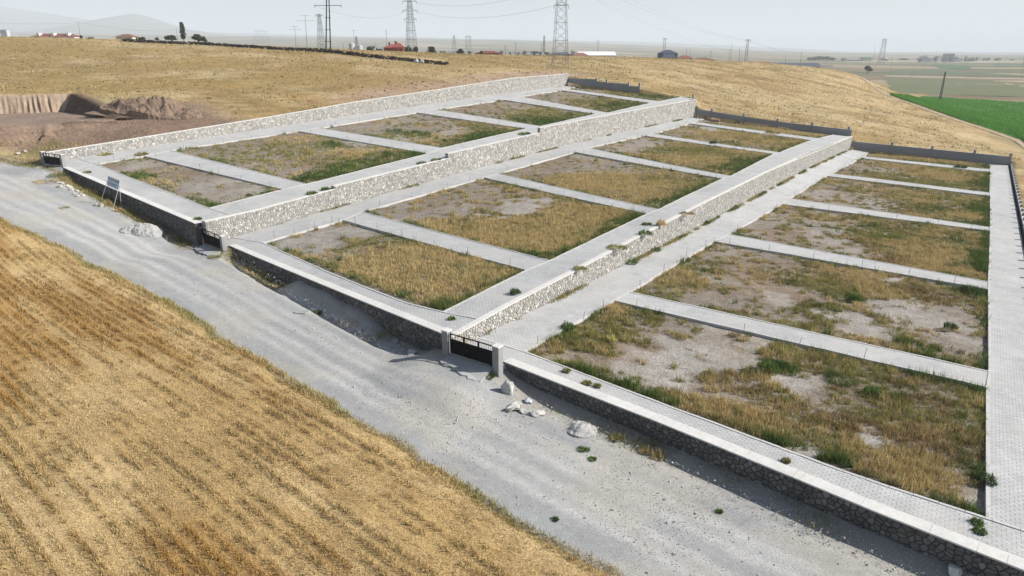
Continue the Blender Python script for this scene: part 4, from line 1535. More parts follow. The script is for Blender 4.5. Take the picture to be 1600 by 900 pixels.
# ------------------------------------------------------------------ thin stakes round the plots
def stake(P, h, label, group):
    mb = MB()
    a = rnd.uniform(0, 6.28)
    ln = rnd.uniform(0, 0.12)
    m_ = P + np.array([math.cos(a) * ln * .4, math.sin(a) * ln * .4, h * 0.55])
    e = P + np.array([math.cos(a) * ln, math.sin(a) * ln, h])
    mb.beam(P - np.array([0, 0, .2]), m_, 0.032)
    mb.beam(m_, e, 0.032, 0.026)
    mb.box(tuple(e), (0.07, 0.07, 0.03), a)
    return tag(mb.build('stake', 'rust'), label, 'stake', group)
SIDE = {'A': 'top', 'B': 'middle', 'C': 'lower'}
for t in 'ABC':
    for i in range(1, 6):
        q = PQ[t + str(i)]
        for (a, b, n_, ed) in ((q[3], q[2], 6, 'far'), (q[0], q[3], 4, 'left')):
            cnt = 0
            for k in range(n_):
                if rnd.random() < 0.22:
                    continue
                f = (k + 0.5 + rnd.uniform(-.15, .15)) / n_
                P = a + (b - a) * f
                P = np.array([P[0], P[1], float(surf(t, P[0], P[1])) - 0.1])
                cnt += 1
                stake(P, rnd.uniform(0.7, 1.15), 'thin dark stake, %s along the %s edge of the %s plot on the %s terrace' % (nth(cnt), ed, nth(i), SIDE[t]), 'stakes round the plots of the %s terrace' % SIDE[t])
# ------------------------------------------------------------------ weeds and dry grass on the plots
def proj_px(P):
    d = P - C0
    w = d @ Fv
    w = np.where(w < 0.1, 0.1, w)
    return 800 + FPX * (d @ Rv) / w, 450 - FPX * (d @ Uv) / w, w

# photo points of patches: kind, px, py, rx, ry (metres), strength
PATCH = {
 'C1': [('bare', 1060, 545, 8, 5, 1), ('bare', 1000, 573, 4.5, 2.5, 1), ('bare', 1130, 515, 5, 5, .9), ('bare', 1240, 596, 2.6, 1.8, 1), ('bare', 1365, 686, 1.3, 1, 1), ('bare', 1522, 775, 1.6, 1.6, 1), ('bare', 1265, 704, 1.4, .8, 1), ('bare', 850, 548, 2.5, 2, .6),
        ('gold', 1110, 640, 3, 2, 1), ('gold', 1190, 655, 3, 2, 1), ('brown', 1150, 650, 2, 1.5, 1), ('brown', 1330, 660, 4, 2, .9), ('gold', 1400, 715, 3, 2, 1), ('gold', 1450, 750, 2.5, 2, 1), ('green', 1200, 568, 3, 1.5, 1), ('green', 880, 525, 2, 2, 1), ('olive', 950, 520, 4, 5, .9), ('olive', 1250, 665, 4, 3, .8), ('green', 1500, 790, 2, 1, 1), ('brown', 1480, 690, 4, 3, .7), ('olive', 1400, 640, 5, 3, .7), ('gold', 955, 480, 2, 4, .6)],
 'C2': [('bare', 1130, 450, 7, 6, 1), ('bare', 1215, 475, 5, 5, .9), ('bare', 1240, 460, 3, 2, 1), ('bare', 1345, 510, 3.4, 3, 1), ('bare', 1405, 480, 3, 3, .9), ('bare', 1490, 495, 3.5, 3.5, .95), ('bare', 1500, 545, 3.5, 3, .7), ('bare', 1200, 395, 6, 5, .8),
        ('gold', 1040, 430, 5, 4, 1), ('olive', 1080, 440, 5, 3, .9), ('olive', 1290, 445, 5, 2.5, .9), ('green', 1335, 465, 1.5, 1.2, .9), ('olive', 1260, 480, 4, 2.5, .9), ('brown', 1440, 455, 4, 3, .9), ('green', 1515, 452, 2, 2, 1), ('green', 1450, 540, 3, 1.5, .8), ('gold', 1370, 455, 3, 3, .8), ('olive', 1390, 495, 2, 1.2, .8)],
 'C3': [('bare', 1210, 350, 9, 9, 1), ('bare', 1300, 385, 6, 5, .9), ('bare', 1270, 350, 8, 6, .8), ('gold', 1440, 385, 5, 5, 1), ('gold', 1445, 405, 3, 3, 1), ('green', 1395, 373, 2.5, 2, 1), ('green', 1535, 400, 2, 6, 1), ('olive', 1380, 365, 5, 4, .9), ('gold', 1470, 420, 4, 3, .9), ('brown', 1360, 400, 5, 4, .7)],
 'C4': [('bare', 1280, 300, 8, 9, .9), ('bare', 1330, 325, 9, 8, .75), ('green', 1455, 325, 4, 4, .9), ('gold', 1460, 340, 5, 4, 1), ('olive', 1340, 330, 7, 6, .6), ('gold', 1420, 305, 6, 6, .8), ('green', 1530, 325, 3, 8, 1), ('gold', 1510, 335, 4, 4, .8)],
 'C5': [('bare', 1350, 260, 9, 10, .9), ('gold', 1480, 275, 6, 9, 1), ('olive', 1440, 285, 8, 8, .8), ('green', 1530, 285, 4, 9, .9), ('gold', 1420, 262, 8, 8, .7)],
 'C6': [('gold', 1480, 252, 8, 5, 1), ('gold', 1420, 246, 10, 5, .8), ('green', 1530, 258, 5, 4, 1)],
 'B1': [('bare', 515, 365, 9, 7, 1), ('bare', 470, 378, 6, 5, .9), ('gold', 620, 420, 9, 8, 1), ('gold', 700, 450, 8, 8, 1), ('gold', 660, 395, 8, 5, .8), ('green', 450, 395, 3, 4, .9), ('green', 590, 455, 5, 2.2, 1), ('green', 700, 480, 2.5, 3, 1), ('green', 740, 460, 2, 6, 1), ('green', 650, 360, 7, 1.8, .9), ('olive', 580, 375, 6, 5, .8), ('brown', 650, 405, 5, 4, .5)],
 'B2': [('bare', 815, 320, 5.5, 7, 1), ('bare', 700, 315, 10, 12, .9), ('bare', 640, 330, 7, 7, .6), ('gold', 740, 355, 8, 7, 1), ('gold', 850, 365, 8, 9, 1), ('gold', 900, 335, 8, 9, 1), ('gold', 800, 375, 6, 6, 1), ('green', 980, 340, 3, 9, 1), ('green', 870, 395, 5, 3.5, 1), ('green', 720, 350, 4, 3, .8), ('olive', 930, 360, 6, 7, .8)],
 'B3': [('bare', 850, 255, 14, 16, 1), ('gold', 940, 285, 10, 11, 1), ('gold', 1000, 290, 9, 11, 1), ('green', 1080, 300, 4, 11, 1), ('olive', 1050, 280, 8, 9, .8), ('gold', 920, 278, 8, 8, 1), ('green', 1030, 318, 5, 4, .9), ('bare', 1030, 320, 3, 3, .6)],
 'B4': [('bare', 960, 225, 16, 14, 1), ('gold', 1090, 248, 7, 9, 1), ('olive', 1080, 235, 13, 11, .95), ('gold', 1180, 238, 7, 9, .9), ('green', 1160, 255, 5, 12, .9), ('olive', 1030, 235, 8, 6, .7)],
 'B5': [('bare', 1060, 203, 14, 10, .9), ('gold', 1130, 208, 12, 12, 1), ('olive', 1180, 215, 12, 10, .9), ('gold', 1220, 222, 8, 9, 1), ('green', 1245, 225, 5, 9, .9)],
 'B6': [('gold', 1200, 203, 14, 7, 1), ('gold', 1260, 209, 10, 5, 1), ('bare', 1110, 188, 10, 6, 1), ('olive', 1160, 198, 8, 5, .7)],
 'A1': [('bare', 360, 292, 9, 8, 1), ('bare', 230, 258, 9, 7, .75), ('gold', 255, 284, 5, 1.6, 1), ('green', 225, 272, 6, 1.6, .9), ('green', 310, 315, 5, 2, 1), ('green', 400, 303, 3, 5, .9), ('olive', 220, 250, 5, 3, .6)],
 'A2': [('olive', 400, 235, 18, 16, .55), ('green', 560, 258, 6, 13, 1), ('green', 500, 273, 4, 5, 1), ('gold', 545, 237, 4, 5, .9), ('gold', 450, 218, 5, 5, .8), ('green', 640, 240, 4, 7, .8), ('green', 520, 225, 5, 3, .8), ('bare', 440, 260, 8, 6, .6)],
 'A3': [('bare', 600, 190, 14, 16, .9), ('green', 640, 207, 8, 4, .9), ('green', 760, 212, 5, 13, 1), ('olive', 620, 213, 6, 5, .7), ('olive', 740, 195, 5, 5, .6)],
 'A4': [('bare', 760, 165, 16, 16, .9), ('olive', 830, 175, 10, 12, .8), ('green', 880, 185, 6, 14, .9), ('green', 820, 185, 10, 6, .7)],
 'A5': [('bare', 870, 150, 14, 16, 1), ('olive', 920, 158, 10, 12, .8), ('green', 970, 163, 8, 12, .9)],
 'A6': [('green', 1010, 149, 9, 5, 1), ('olive', 970, 143, 9, 5, .8), ('bare', 920, 138, 10, 5, .9)]}
KCOL = {'gold': GOLD, 'olive': OLIVE, 'green': GREEN, 'brown': BROWN}
BASEV = {'A': 0.25, 'B': 0.40, 'C': 0.52}
NAMEV = {'A': 'top', 'B': 'middle', 'C': 'lower'}
ORD = ['first', 'second', 'third', 'fourth', 'fifth', 'last']
ntri = 0
for key, Q in PQ.items():
    t = key[0]
    cen = Q.mean(0)
    dist = np.linalg.norm(cen - C0)
    area = 0.5 * abs(np.cross(Q[2, :2] - Q[0, :2], Q[3, :2] - Q[1, :2]))
    per = 15 if dist < 75 else (9 if dist < 120 else (5.5 if dist < 190 else 4))
    kb = 9 if dist < 75 else (8 if dist < 120 else 7)
    n = int(area * per * 1.6)
    r = np.random.default_rng(1000 + sum(map(ord, key)))
    u, v = r.uniform(0.004, 0.996, n), r.uniform(0.01, 0.985, n)
    X = (Q[0, 0] * (1 - u) + Q[1, 0] * u) * (1 - v) + (Q[3, 0] * (1 - u) + Q[2, 0] * u) * v
    Y = (Q[0, 1] * (1 - u) + Q[1, 1] * u) * (1 - v) + (Q[3, 1] * (1 - u) + Q[2, 1] * u) * v
    W = np.linalg.norm(Q[1] - Q[0])
    Dp = np.linalg.norm(Q[3] - Q[0])
    nz = fbm(X / 5, Y / 5, 111) - 0.5
    nf = fbm(X / 1.3, Y / 1.3, 112, 3) - 0.5
    dens = BASEV[t] + 0.22 * sstep(0.1, 0.6, u) + nz * 1.2 + nf * 1.3
    wt = {'gold': 0.48 + 1.4 * (fbm(X / 6, Y / 6, 113) - 0.5) + (0.12 if t == 'B' else 0), 'olive': 0.58 + 1.8 * (fbm(X / 4, Y / 4, 114) - 0.5), 'brown': 0.30 + 1.2 * (fbm(X / 4, Y / 4, 115) - 0.5), 'green': 0.22 + 1.5 * (fbm(X / 3, Y / 3, 116) - 0.5)}
    edge_d = np.minimum.reduce([(1 - u) * W, v * Dp, (1 - v) * Dp * 1.6, u * W * 2.2])
    eg = sstep(1.6, 0.3, edge_d + nf * 1.5)
    dens += eg * (0.45 + 0.9 * nz)
    wt['green'] = wt['green'] + eg * 1.3 * sstep(0.38, 0.55, fbm(X / 4, Y / 4, 117))
    for kind, px, py, rx_, ry_, st in PATCH.get(key, []):
        P = gp(px, py, zt(t))
        d = np.hypot((X - P[0]) / rx_, (Y - P[1]) / ry_)
        k = st * sstep(1.3, 0.4, d + nf * 1.6)
        if kind == 'bare':
            dens = dens * (1 - k) + (0.20 + nf * 1.8) * k
        else:
            dens = dens + k * (0.5 if kind != 'olive' else 0.4)
            wt[kind] = wt[kind] + k * 1.0
    dens -= 0.65 * pale_mask(t, X, Y)
    ok = dens > r.uniform(0.12, 1.05, n)
    X, Y = X[ok], Y[ok]
    wk = np.stack([np.clip(wt[k_][ok], 0.02, None) ** 3 for k_ in ('gold', 'olive', 'brown', 'green')], 1)
    wk /= wk.sum(1, keepdims=True)
    pick = (r.uniform(0, 1, len(X))[:, None] > np.cumsum(wk, 1)).sum(1).clip(0, 3)
    cols = np.array([GOLD, OLIVE, BROWN, GREEN])[pick]
    strawk = (r.uniform(0, 1, len(X)) < 0.6 * sstep(.32, .56, fbm(X / 2, Y / 2, 118))) * (pick == 0)
    cols = mixc(cols, STRAW * 1.02, strawk)
    cols = cols * (0.72 + 0.56 * fbm(X / 1.6, Y / 1.6, 119, 3))[:, None]
    cols = cols * 0.7 + 0.3 * (wk @ np.array([GOLD, OLIVE, BROWN, GREEN]))
    hh = np.array([0.41, 0.31, 0.30, 0.46])[pick] * (0.45 + 0.6 * np.clip(dens[ok], 0, 1) + 0.7 * (fbm(X / 2.2, Y / 2.2, 120, 3) - 0.3)) * r.uniform(0.55, 1.3, len(X))
    hh = np.where((pick == 3) & (eg[ok] > 0.3), hh * 1.45, hh) * np.where(dens[ok] < 0.35, 0.55, 1.0)
    Z = soil_z(t)(X, Y)
    k = kb
    spread = 0.20 + dist * 0.0008
    ww = np.full(len(X), 0.028 + dist * 0.00035)
    V, F, C = tufts(np.stack([X, Y, Z], 1), k, spread, hh, ww, cols, 0.45, 3 + len(key), zf=soil_z(t))
    # tall clumps that stand out of the sward
    m_ = int(len(X) * (0.085 if dist < 120 else 0.07))
    if m_ > 4:
        sel = r.choice(len(X), m_, replace=False)
        sel = sel[dens[ok][sel] > 0.3]
        bc = np.where((pick[sel] == 0)[:, None], mixc(GOLD, STRAW * 1.05, r.uniform(0, 1, len(sel))), cols[sel] * r.uniform(.7, 1.25, (len(sel), 1)))
        bh = np.where(pick[sel] == 3, 0.75, 0.62) * r.uniform(.6, 1.25, len(sel))
        V2, F2, C2 = tufts(np.stack([X, Y, Z], 1)[sel], 20, 0.3 + dist * .0008, bh, ww[sel] * 1.1, bc, 0.55, 9 + len(key), zf=soil_z(t))
        F = np.concatenate([F, F2 + len(V)])
        V = np.concatenate([V, V2])
        C = np.concatenate([C, C2])
    ntri += len(F)
    o = obj('grass', V, F, 'leaf', None, C, origin=(0, 0, 0))
    tag(o, 'dry grass and weeds growing on the %s plot of the %s terrace' % (ORD[int(key[1]) - 1], NAMEV[t]), 'grass', kind='stuff')
print('plot grass triangles', ntri)

# ------------------------------------------------------------------ single weed bushes that stand out
def bush(P, h, w, col, label, n=220, name='weed_bush', cat='bush', group=None, seed=1, upright=0.5, leafw=0.07):
    r = np.random.default_rng(seed)
    a = r.uniform(0, 2 * math.pi, n)
    q = np.sqrt(r.uniform(0, 1, n)) * w / 2 * (0.6 + 0.8 * vnoise(np.cos(a) * 1.7 + seed, np.sin(a) * 1.7, seed))
    z = r.uniform(0, 1, n) ** 1.2 * h * r.uniform(.6, 1.25, n) * np.clip(1 - (q / (w / 2)) ** 2 * 0.7, 0.1, 1)
    B = np.stack([P[0] + np.cos(a) * q, P[1] + np.sin(a) * q, P[2] + z * 0.75], 1)
    cc = np.array(col)[None] * r.uniform(0.6, 1.35, (n, 1)) * r.uniform(.93, 1.07, (n, 3))
    V, F, C = blades(B, r.uniform(0.2, 0.45, n) * (0.35 + h), r.uniform(0.7, 1.3, n) * leafw * .75, cc, 0.7, seed)
    root = empty(name, tuple(P), label, cat, group)
    obj('foliage', V, F, 'leaf', root, C)
    mb = MB()
    for k in range(5):
        t_ = 2 * math.pi * k / 5 + seed
        mb.beam(P - np.array([0, 0, .05]), P + np.array([math.cos(t_) * w * .25, math.sin(t_) * w * .25, h * 0.6]), 0.025, 0.008)
    mb.build('stem', 'bark', root)
    return root
BUSHES = [
 (805, 459, 'B', 0.9, 1.3, DKGRN, 'dark green weed bush on the pavement beside the lower retaining wall coping'),
 (706, 499, 'B', 0.35, 0.9, GREEN, 'low green weed tuft on the pavement just above the nearest gate'),
 (757, 515, 'C', 1.0, 1.8, OLIVE, 'olive weed bush against the retaining wall behind the nearest gate'),
 (768, 505, 'C', 1.3, 1.1, GOLD, 'tall straw coloured dry weed against the wall behind the nearest gate'),
 (790, 498, 'C', 0.9, 1.2, OLIVE, 'olive weed bush at the wall foot right of the straw coloured weed'),
 (1033, 352, 'B', 1.4, 1.6, STRAW * .8, 'tall pale dry weed on the pavement by the lower retaining wall coping'),
 (1008, 366, 'B', 0.8, 2.4, GREEN, 'green weed bush lying over the coping left of the tall pale weed'),
 (1010, 351, 'B', 0.4, 1.6, GREEN * .9, 'flat green weed on the pavement beyond the tall pale weed'),
 (965, 388, 'B', 0.6, 3.0, OLIVE * .8, 'grey olive weed mat on the pavement above the lower retaining wall'),
 (905, 421, 'B', 0.5, 2.0, OLIVE * .8, 'thin dry weed mat on the coping of the lower retaining wall'),
 (1074, 334, 'B', 0.3, 2.6, BROWN, 'dead brown weed on the coping below the second middle plot'),
 (985, 411, 'C', 0.9, 2.2, GREEN, 'bright green weed clump at the foot of the lower retaining wall'),
 (1020, 391, 'C', 0.8, 2.6, GREEN, 'green weed clump creeping from the lower wall onto the pavement'),
 (1098, 349, 'C', 0.9, 2.4, DKGRN, 'dark green bush at the foot of the lower retaining wall half way along'),
 (1142, 324, 'C', 0.8, 3.0, GREEN, 'green weed strip at the wall foot beyond the dark bush'),
 (880, 457, 'C', 0.7, 1.6, DKGRN, 'dark green tuft at the wall foot near a straw coloured patch'),
 (474, 281, 'A', 0.9, 2.4, DKGRN, 'dark green bush at the front right corner of the second top plot'),
 (500, 277, 'A', 0.8, 2.6, GREEN, 'green weed clump right of the dark corner bush on the top terrace'),
 (508, 297, 'A', 0.8, 1.8, GREEN, 'green weeds at the first step of the stepped retaining wall'),
 (487, 303, 'A', 0.7, 2.4, GREEN, 'green weeds on the edge of the stepped wall left of its first step'),
 (660, 256, 'A', 0.7, 2.4, GREEN, 'green weeds on the pavement edge left of the second wall step'),
 (682, 251, 'A', 0.7, 3.0, GREEN, 'green weeds close to the second wall step'),
 (820, 210, 'A', 0.8, 4.0, GREEN, 'green weeds on the wall edge left of the third wall step'),
 (355, 357, 'B', 1.0, 1.2, DKGRN, 'dark bush growing from the stepped wall beside the middle gate'),
 (560, 310, 'B', 1.0, 2.6, GREEN, 'green bush at the foot of the stepped wall below its first step'),
 (640, 290, 'B', 0.7, 4.5, OLIVE, 'olive weed strip at the foot of the stepped wall'),
 (495, 329, 'B', 0.6, 1.8, GREEN, 'green tuft at the foot of the stepped wall left of the big green bush'),
 (797, 248, 'B', 1.0, 2.4, GREEN, 'green bush at the foot of the stepped wall below the third step'),
 (222, 242, 'A', 0.8, 2.8, OLIVE * .8, 'olive bush at the back left corner of the first top plot'),
 (137, 270, 'A', 0.5, 1.6, OLIVE * .7, 'dry dark weed on the front pavement of the top terrace'),
 (309, 343, 'A', 0.5, 1.6, GREEN, 'green tuft on the corner of the top terrace above the middle gate'),
 (165, 242, 'A', 0.6, 3.0, OLIVE, 'olive weeds at the foot of the uphill wall near the far left gate'),
 (1327, 816, 'C', 0.3, 0.0, GREEN, ''),
 (1526, 818, 'C', 0.4, 0.9, GREEN, 'small green weed on the pavers near the lower right corner'),
 (1531, 832, 'C', 0.35, 0.8, GREEN, 'green weed on the pavers just below the other corner weed'),
 (1228, 722, 'C', 0.4, 0.7, OLIVE * .7, 'small dark weed on the pavers along the front wall'),
 (1540, 751, 'C', 0.7, 1.6, DKGRN, 'dark green weed hanging over the kerb by the front right corner'),
 (885, 581, 'C', 0.4, 0.9, OLIVE * .7, 'dry weed on the front pavers nearest the gate'),
 (917, 600, 'C', 0.4, 0.9, OLIVE * .7, 'dry weed on the front pavers, second from the gate'),
 (933, 604, 'C', 0.35, 0.8, OLIVE * .7, 'dry weed on the front pavers, third from the gate'),
 (1488, 250, 'C', 1.4, 5.0, DKGRN, 'dark bush in the last plot below the far wall of the lower terrace') if False else (1500, 262, 'C', 1.3, 4.0, DKGRN, 'dark green bush on the last cross path of the lower terrace'),
 (1168, 224, 'B', 1.1, 4.0, DKGRN * 1.1, 'dark bush on the cross path near the far end of the middle terrace') if False else (1114, 224, 'B', 1.0, 2.6, DKGRN, 'dark bush on the fourth cross path of the middle terrace'),
 (1200, 575, 'C', 0.9, 2.2, GREEN, 'green weed clump beside the pale sand patch on the first lower plot'),
 (1335, 468, 'C', 1.1, 1.6, GREEN, 'upright green weed among pale patches on the second lower plot'),
 (1516, 456, 'C', 1.3, 2.6, DKGRN, 'dark bush at the back right corner of the second lower plot'),
 (1484, 512, 'C', 0.8, 1.6, DKGRN, 'lone dark weed on the bare right side of the second lower plot'),
 (1363, 613, 'C', 0.8, 1.4, GREEN, 'green weed near the middle of the first lower plot'),
 (1219, 573, 'C', 0.7, 1.6, DKGRN, 'dark green weed clump right of the pale sand patch'),
 (955, 532, 'C', 0.8, 1.2, OLIVE * 1.5, 'yellow green weed clump at the left of the first lower plot'),
 (887, 512, 'C', 0.8, 1.6, GREEN, 'green bush at the left kerb of the first lower plot'),
]
for i, (px, py, t, h, w, c, lab) in enumerate(BUSHES):
    if not lab:
        continue
    P = gp(px, py, zt(t))
    d_ = np.linalg.norm(P - C0)
    bush(P, h * 0.7, w * 0.75, np.array(c) * 1.35, lab, n=int(160 + 130 * w), seed=500 + i, leafw=0.05 + d_ * 0.0004)

# verge plants in front of the wall
for i, (px, py, h, w, c, lab) in enumerate([
 (140, 305, 1.1, 3.0, GOLD, 'tall golden dry grass clump on the verge left of the signboard'),
 (168, 322, 1.2, 1.4, GOLD, 'golden grass tuft between the legs of the signboard'),
 (186, 332, 0.9, 1.6, STRAW * .8, 'dry grass tuft at the right leg of the signboard'),
 (75, 285, 0.7, 3.5, GOLD * .9, 'dry grass on the verge below the apron of the far left gate'),
 (88, 276, 0.7, 2.4, GREEN * 1.3, 'green weeds beside the apron of the far left gate'),
 (1008, 708, 0.5, 0.9, GOLD, 'dry tuft at the edge of the wall shadow, left of a pair'),
 (1026, 714, 0.6, 0.9, STRAW * .8, 'dry tuft at the edge of the wall shadow, right of a pair'),
 (963, 688, 0.5, 1.0, OLIVE, 'olive tuft on the gravel right of the rubble heap'),
 (912, 703, 0.14, 0.8, GREEN * 1.4, 'flat green weed patch on the gravel below the rubble heap'),
 (926, 718, 0.12, 0.5, GREEN * 1.4, 'small flat green weed patch farther below the rubble heap'),
 (1124, 800, 0.12, 0.4, GREEN * 1.4, 'lone flat green weed in the middle of the gravel road'),
 (868, 812, 0.12, 0.35, GREEN * 1.4, 'lone small green weed near the stubble edge of the road'),
 (497, 491, 0.5, 0.9, GREEN, 'green weed growing at the head of the gutter'),
 (335, 403, 0.5, 1.6, OLIVE, 'olive weeds right below the apron of the middle gate'),
 (765, 590, 0.4, 0.8, GREEN, 'green weeds beside the apron of the nearest gate'),
 (100, 325, 0.15, 1.6, OLIVE, 'flat olive weed patch on the road below the signboard'),
 (1578, 882, 0.4, 0.7, OLIVE, 'olive tuft at the wall foot in the lower right corner')]):
    P = gp(px, py, fz)
    bush(P, h, w, c, lab, n=int(140 + 90 * w), name='weed_tuft', cat='weed', seed=700 + i, leafw=0.07)

def scatter_blades(name, label, X, Y, Z, h, w, cols, lean, seed, cat='grass'):
    V, F, C = blades(np.stack([X, Y, Z], 1), h, w, cols, lean, seed)
    o = obj(name, V, F, 'leaf', None, C, origin=(0, 0, 0))
    return tag(o, label, cat, kind='stuff')

# ------------------------------------------------------------------ stubble
r = np.random.default_rng(77)
def view_keep(X, Y, Z, m=120):
    a, b, w = proj_px(np.stack([X, Y, Z], 1))
    return (a > -m) & (a < 1600 + m) & (b > -m) & (b < 900 + m) & (w > 2)
n = 900000
X = r.uniform(-135, 4, n)
d = r.uniform(0.0, 34, n)
rn = np.interp(X, np.linspace(-140, 10, 3000), road_near(np.linspace(-140, 10, 3000)))
Y = rn + 0.3 - d
kz = view_keep(X, Y, np.full(n, 1.0), 160)
dist = np.hypot(X, Y)
kz &= r.uniform(0, 1, n) < np.clip(45 / dist, 0.2, 1) ** 1.3
X, Y, d, dist = X[kz], Y[kz], d[kz], dist[kz]
Z = field_z(X, Y)
pat = fbm(X / 22, d_row(X, Y) / 3.2, 64)
gold = sstep(0.46, 0.64, pat)
dr = d_row(X, Y)
rowp = dr / 0.8
rowk = np.exp(-((rowp % 1 - 0.25) / 0.24) ** 2)
rid = np.floor(rowp)
streak = vnoise(X / 6.0 + rid * 13.7, rid * 0.73, 66)
cl = vnoise(X / 0.42, Y / 0.42, 67) * 0.6 + vnoise(X / 1.3, Y / 0.9, 68) * 0.4
tall = (0.05 + 0.95 * rowk) * sstep(0.41, 0.58, cl * 0.32 + streak * 0.36 + pat * 0.32 + 0.05 * gold)
edgek = sstep(1.3, 0.2, d)
hh = 0.06 + 0.08 * r.uniform(0, 1, len(X)) + 0.38 * tall * r.uniform(0.5, 1.1, len(X)) + edgek * 0.25 * r.uniform(0.3, 1, len(X))
cc = mixc(np.array([0.61, 0.465, 0.23]), np.array([0.53, 0.36, 0.13]), gold * 0.9)
lying = r.uniform(0, 1, len(X)) < 0.18
cc = mixc(cc, np.array([0.72, 0.60, 0.38]), lying * 0.8)
cc = mixc(cc, np.array([0.42, 0.225, 0.055]), np.clip(tall * 1.0, 0, 1) * (0.4 + 0.6 * gold))
cc = mixc(cc, np.array([0.44, 0.36, 0.15]), edgek * 0.7 * sstep(.4, .6, fbm(X / 3, Y / 3, 68)))
cc = mixc(cc, np.array([0.15, 0.09, 0.035]), (r.uniform(0, 1, len(X)) < 0.25) * np.clip(tall * 1.2, 0, 1))
cc = cc * r.uniform(0.5, 1.25, (len(X), 1))
scatter_blades('stubble', 'golden cut straw stubble of the harvested field', X, Y, Z - 0.01, hh, 0.022 + dist * 0.00045 + 0 * hh, cc, 0.75, 81, 'stubble')
print('stubble', len(X))

n = 130000
X = r.uniform(-125, 3, n)
Y = np.interp(X, np.linspace(-140, 10, 3000), road_near(np.linspace(-140, 10, 3000))) - r.uniform(0, 32, n)
k = view_keep(X, Y, np.full(n, 1.0), 120) & (r.uniform(0, 1, n) < np.clip(45 / np.hypot(X, Y), .2, 1) ** 1.5)
X, Y = X[k], Y[k]
cc = np.array([[0.74, 0.57, 0.30]]) * r.uniform(.55, 1.1, (len(X), 1))
scatter_blades('loose_straw', 'pale loose straw lying on the harvested field', X, Y, field_z(X, Y) + 0.05, r.uniform(.12, .34, len(X)), np.full(len(X), 0.022), cc, 3.0, 88, 'straw')

# grass fringe on the field edge
n = 16000
X = r.uniform(-130, 0, n)
Y = road_near(X) + 0.5 - np.abs(r.normal(0, 0.7, n))
k = (fbm(X / 4, X * 0, 69) + r.uniform(-.3, .3, n)) > 0.42
X, Y = X[k], Y[k]
cc = mixc(np.array([0.50, 0.40, 0.19]), np.array([0.33, 0.30, 0.11]), sstep(.45, .65, fbm(X / 5, Y / 5, 70))) * r.uniform(.75, 1.25, (len(X), 1))
scatter_blades('roadside_grass', 'yellow green grass fringe between stubble field and gravel road', X, Y, land(X, Y) + 0.1, r.uniform(0.15, 0.45, len(X)), 0.03 + 0.0005 * np.hypot(X, Y), cc, 0.5, 82)

# weeds at the foot of the front walls and on the verge by the far gate
n = 30000
X = r.uniform(-150, 8, n)
dw = np.abs(r.normal(0.9, 0.8, n))
Y = front(X) - 0.15 - dw
zone = np.where(X < -136, 1.0, np.where(X < -86, 0.8, np.where(X < -80, 0.0, np.where(X < -62, 0.75, np.where(X < -42, 0.12, np.where(X < -26, 0.15, 0.25))))))
k = (fbm(X / 3.5, Y / 3.5, 121) - 0.5) * 2 + zone > r.uniform(0.2, 1.0, n)
X, Y = X[k], Y[k]
cc = mixc(GOLD * .8, OLIVE * .8, sstep(.32, .5, fbm(X / 5, Y / 5, 122))) * r.uniform(.7, 1.25, (len(X), 1))
Zv = land(X, Y) - 1.0 * sstep(3.4, 1.0, front(X) - Y) * sstep(-79.5, -76, X) * sstep(-59, -64, X) - 0.5 * sstep(2.6, 0.8, front(X) - Y) * sstep(-126, -122, X) * sstep(-85.5, -89, X)
scatter_blades('verge_weeds', 'weeds and dry grass along the foot of the front walls', X, Y, Zv, r.uniform(0.15, 0.55, len(X)), 0.03 + 0.0005 * np.hypot(X, Y), cc, 0.5, 83, 'weeds')
# grassy verge left of the far gate
n = 9000
X, Y = r.uniform(-160, -136.5, n), r.uniform(40, 60, n)
k = (fbm(X / 4, Y / 4, 123) > r.uniform(0.35, .6, n)) & (Y > front(X) - 3) & (land(X, Y) < 9.6)
X, Y = X[k], Y[k]
cc = mixc(GOLD * .8, OLIVE, sstep(.42, .6, fbm(X / 4, Y / 4, 124))) * r.uniform(.7, 1.25, (len(X), 1))
scatter_blades('bank_weeds', 'weeds on the bank left of the far left gate', X, Y, land(X, Y), r.uniform(0.2, 0.7, len(X)), np.full(len(X), 0.10), cc, 0.5, 84, 'weeds')

# loose gravel on the road
n = 26000
X = r.uniform(-90, 10, n)
v = r.uniform(0, 1, n) ** 0.8
Y = road_near(X) + (front(X) - road_near(X)) * v
k = view_keep(X, Y, np.zeros(n), 60) & (r.uniform(0, 1, n) < np.clip(45 / np.hypot(X, Y), .1, 1) ** 1.5)
X, Y = X[k], Y[k]
Z = land(X, Y) + 0.06
sz = r.uniform(0.018, 0.05, len(X)) * (1 + (r.uniform(0, 1, len(X)) > 0.97) * 1.5)
tet = np.array([[1, 0, 0], [-.5, .87, 0], [-.5, -.87, 0], [0.1, 0.1, 0.9]])
ang = r.uniform(0, 6.28, len(X))
V = np.empty((len(X), 4, 3))
V[:, :, 0] = X[:, None] + (tet[None, :, 0] * np.cos(ang)[:, None] - tet[None, :, 1] * np.sin(ang)[:, None]) * sz[:, None]
V[:, :, 1] = Y[:, None] + (tet[None, :, 0] * np.sin(ang)[:, None] + tet[None, :, 1] * np.cos(ang)[:, None]) * sz[:, None]
V[:, :, 2] = Z[:, None] + tet[None, :, 2] * sz[:, None]
i0 = np.arange(len(X))[:, None] * 4
F = np.concatenate([i0 + np.array([[0, 1, 3]]), i0 + np.array([[1, 2, 3]]), i0 + np.array([[2, 0, 3]])])
cc = np.repeat(np.array([[0.40, 0.40, 0.40]]) * r.uniform(0.75, 1.25, (len(X), 1)), 4, axis=0)
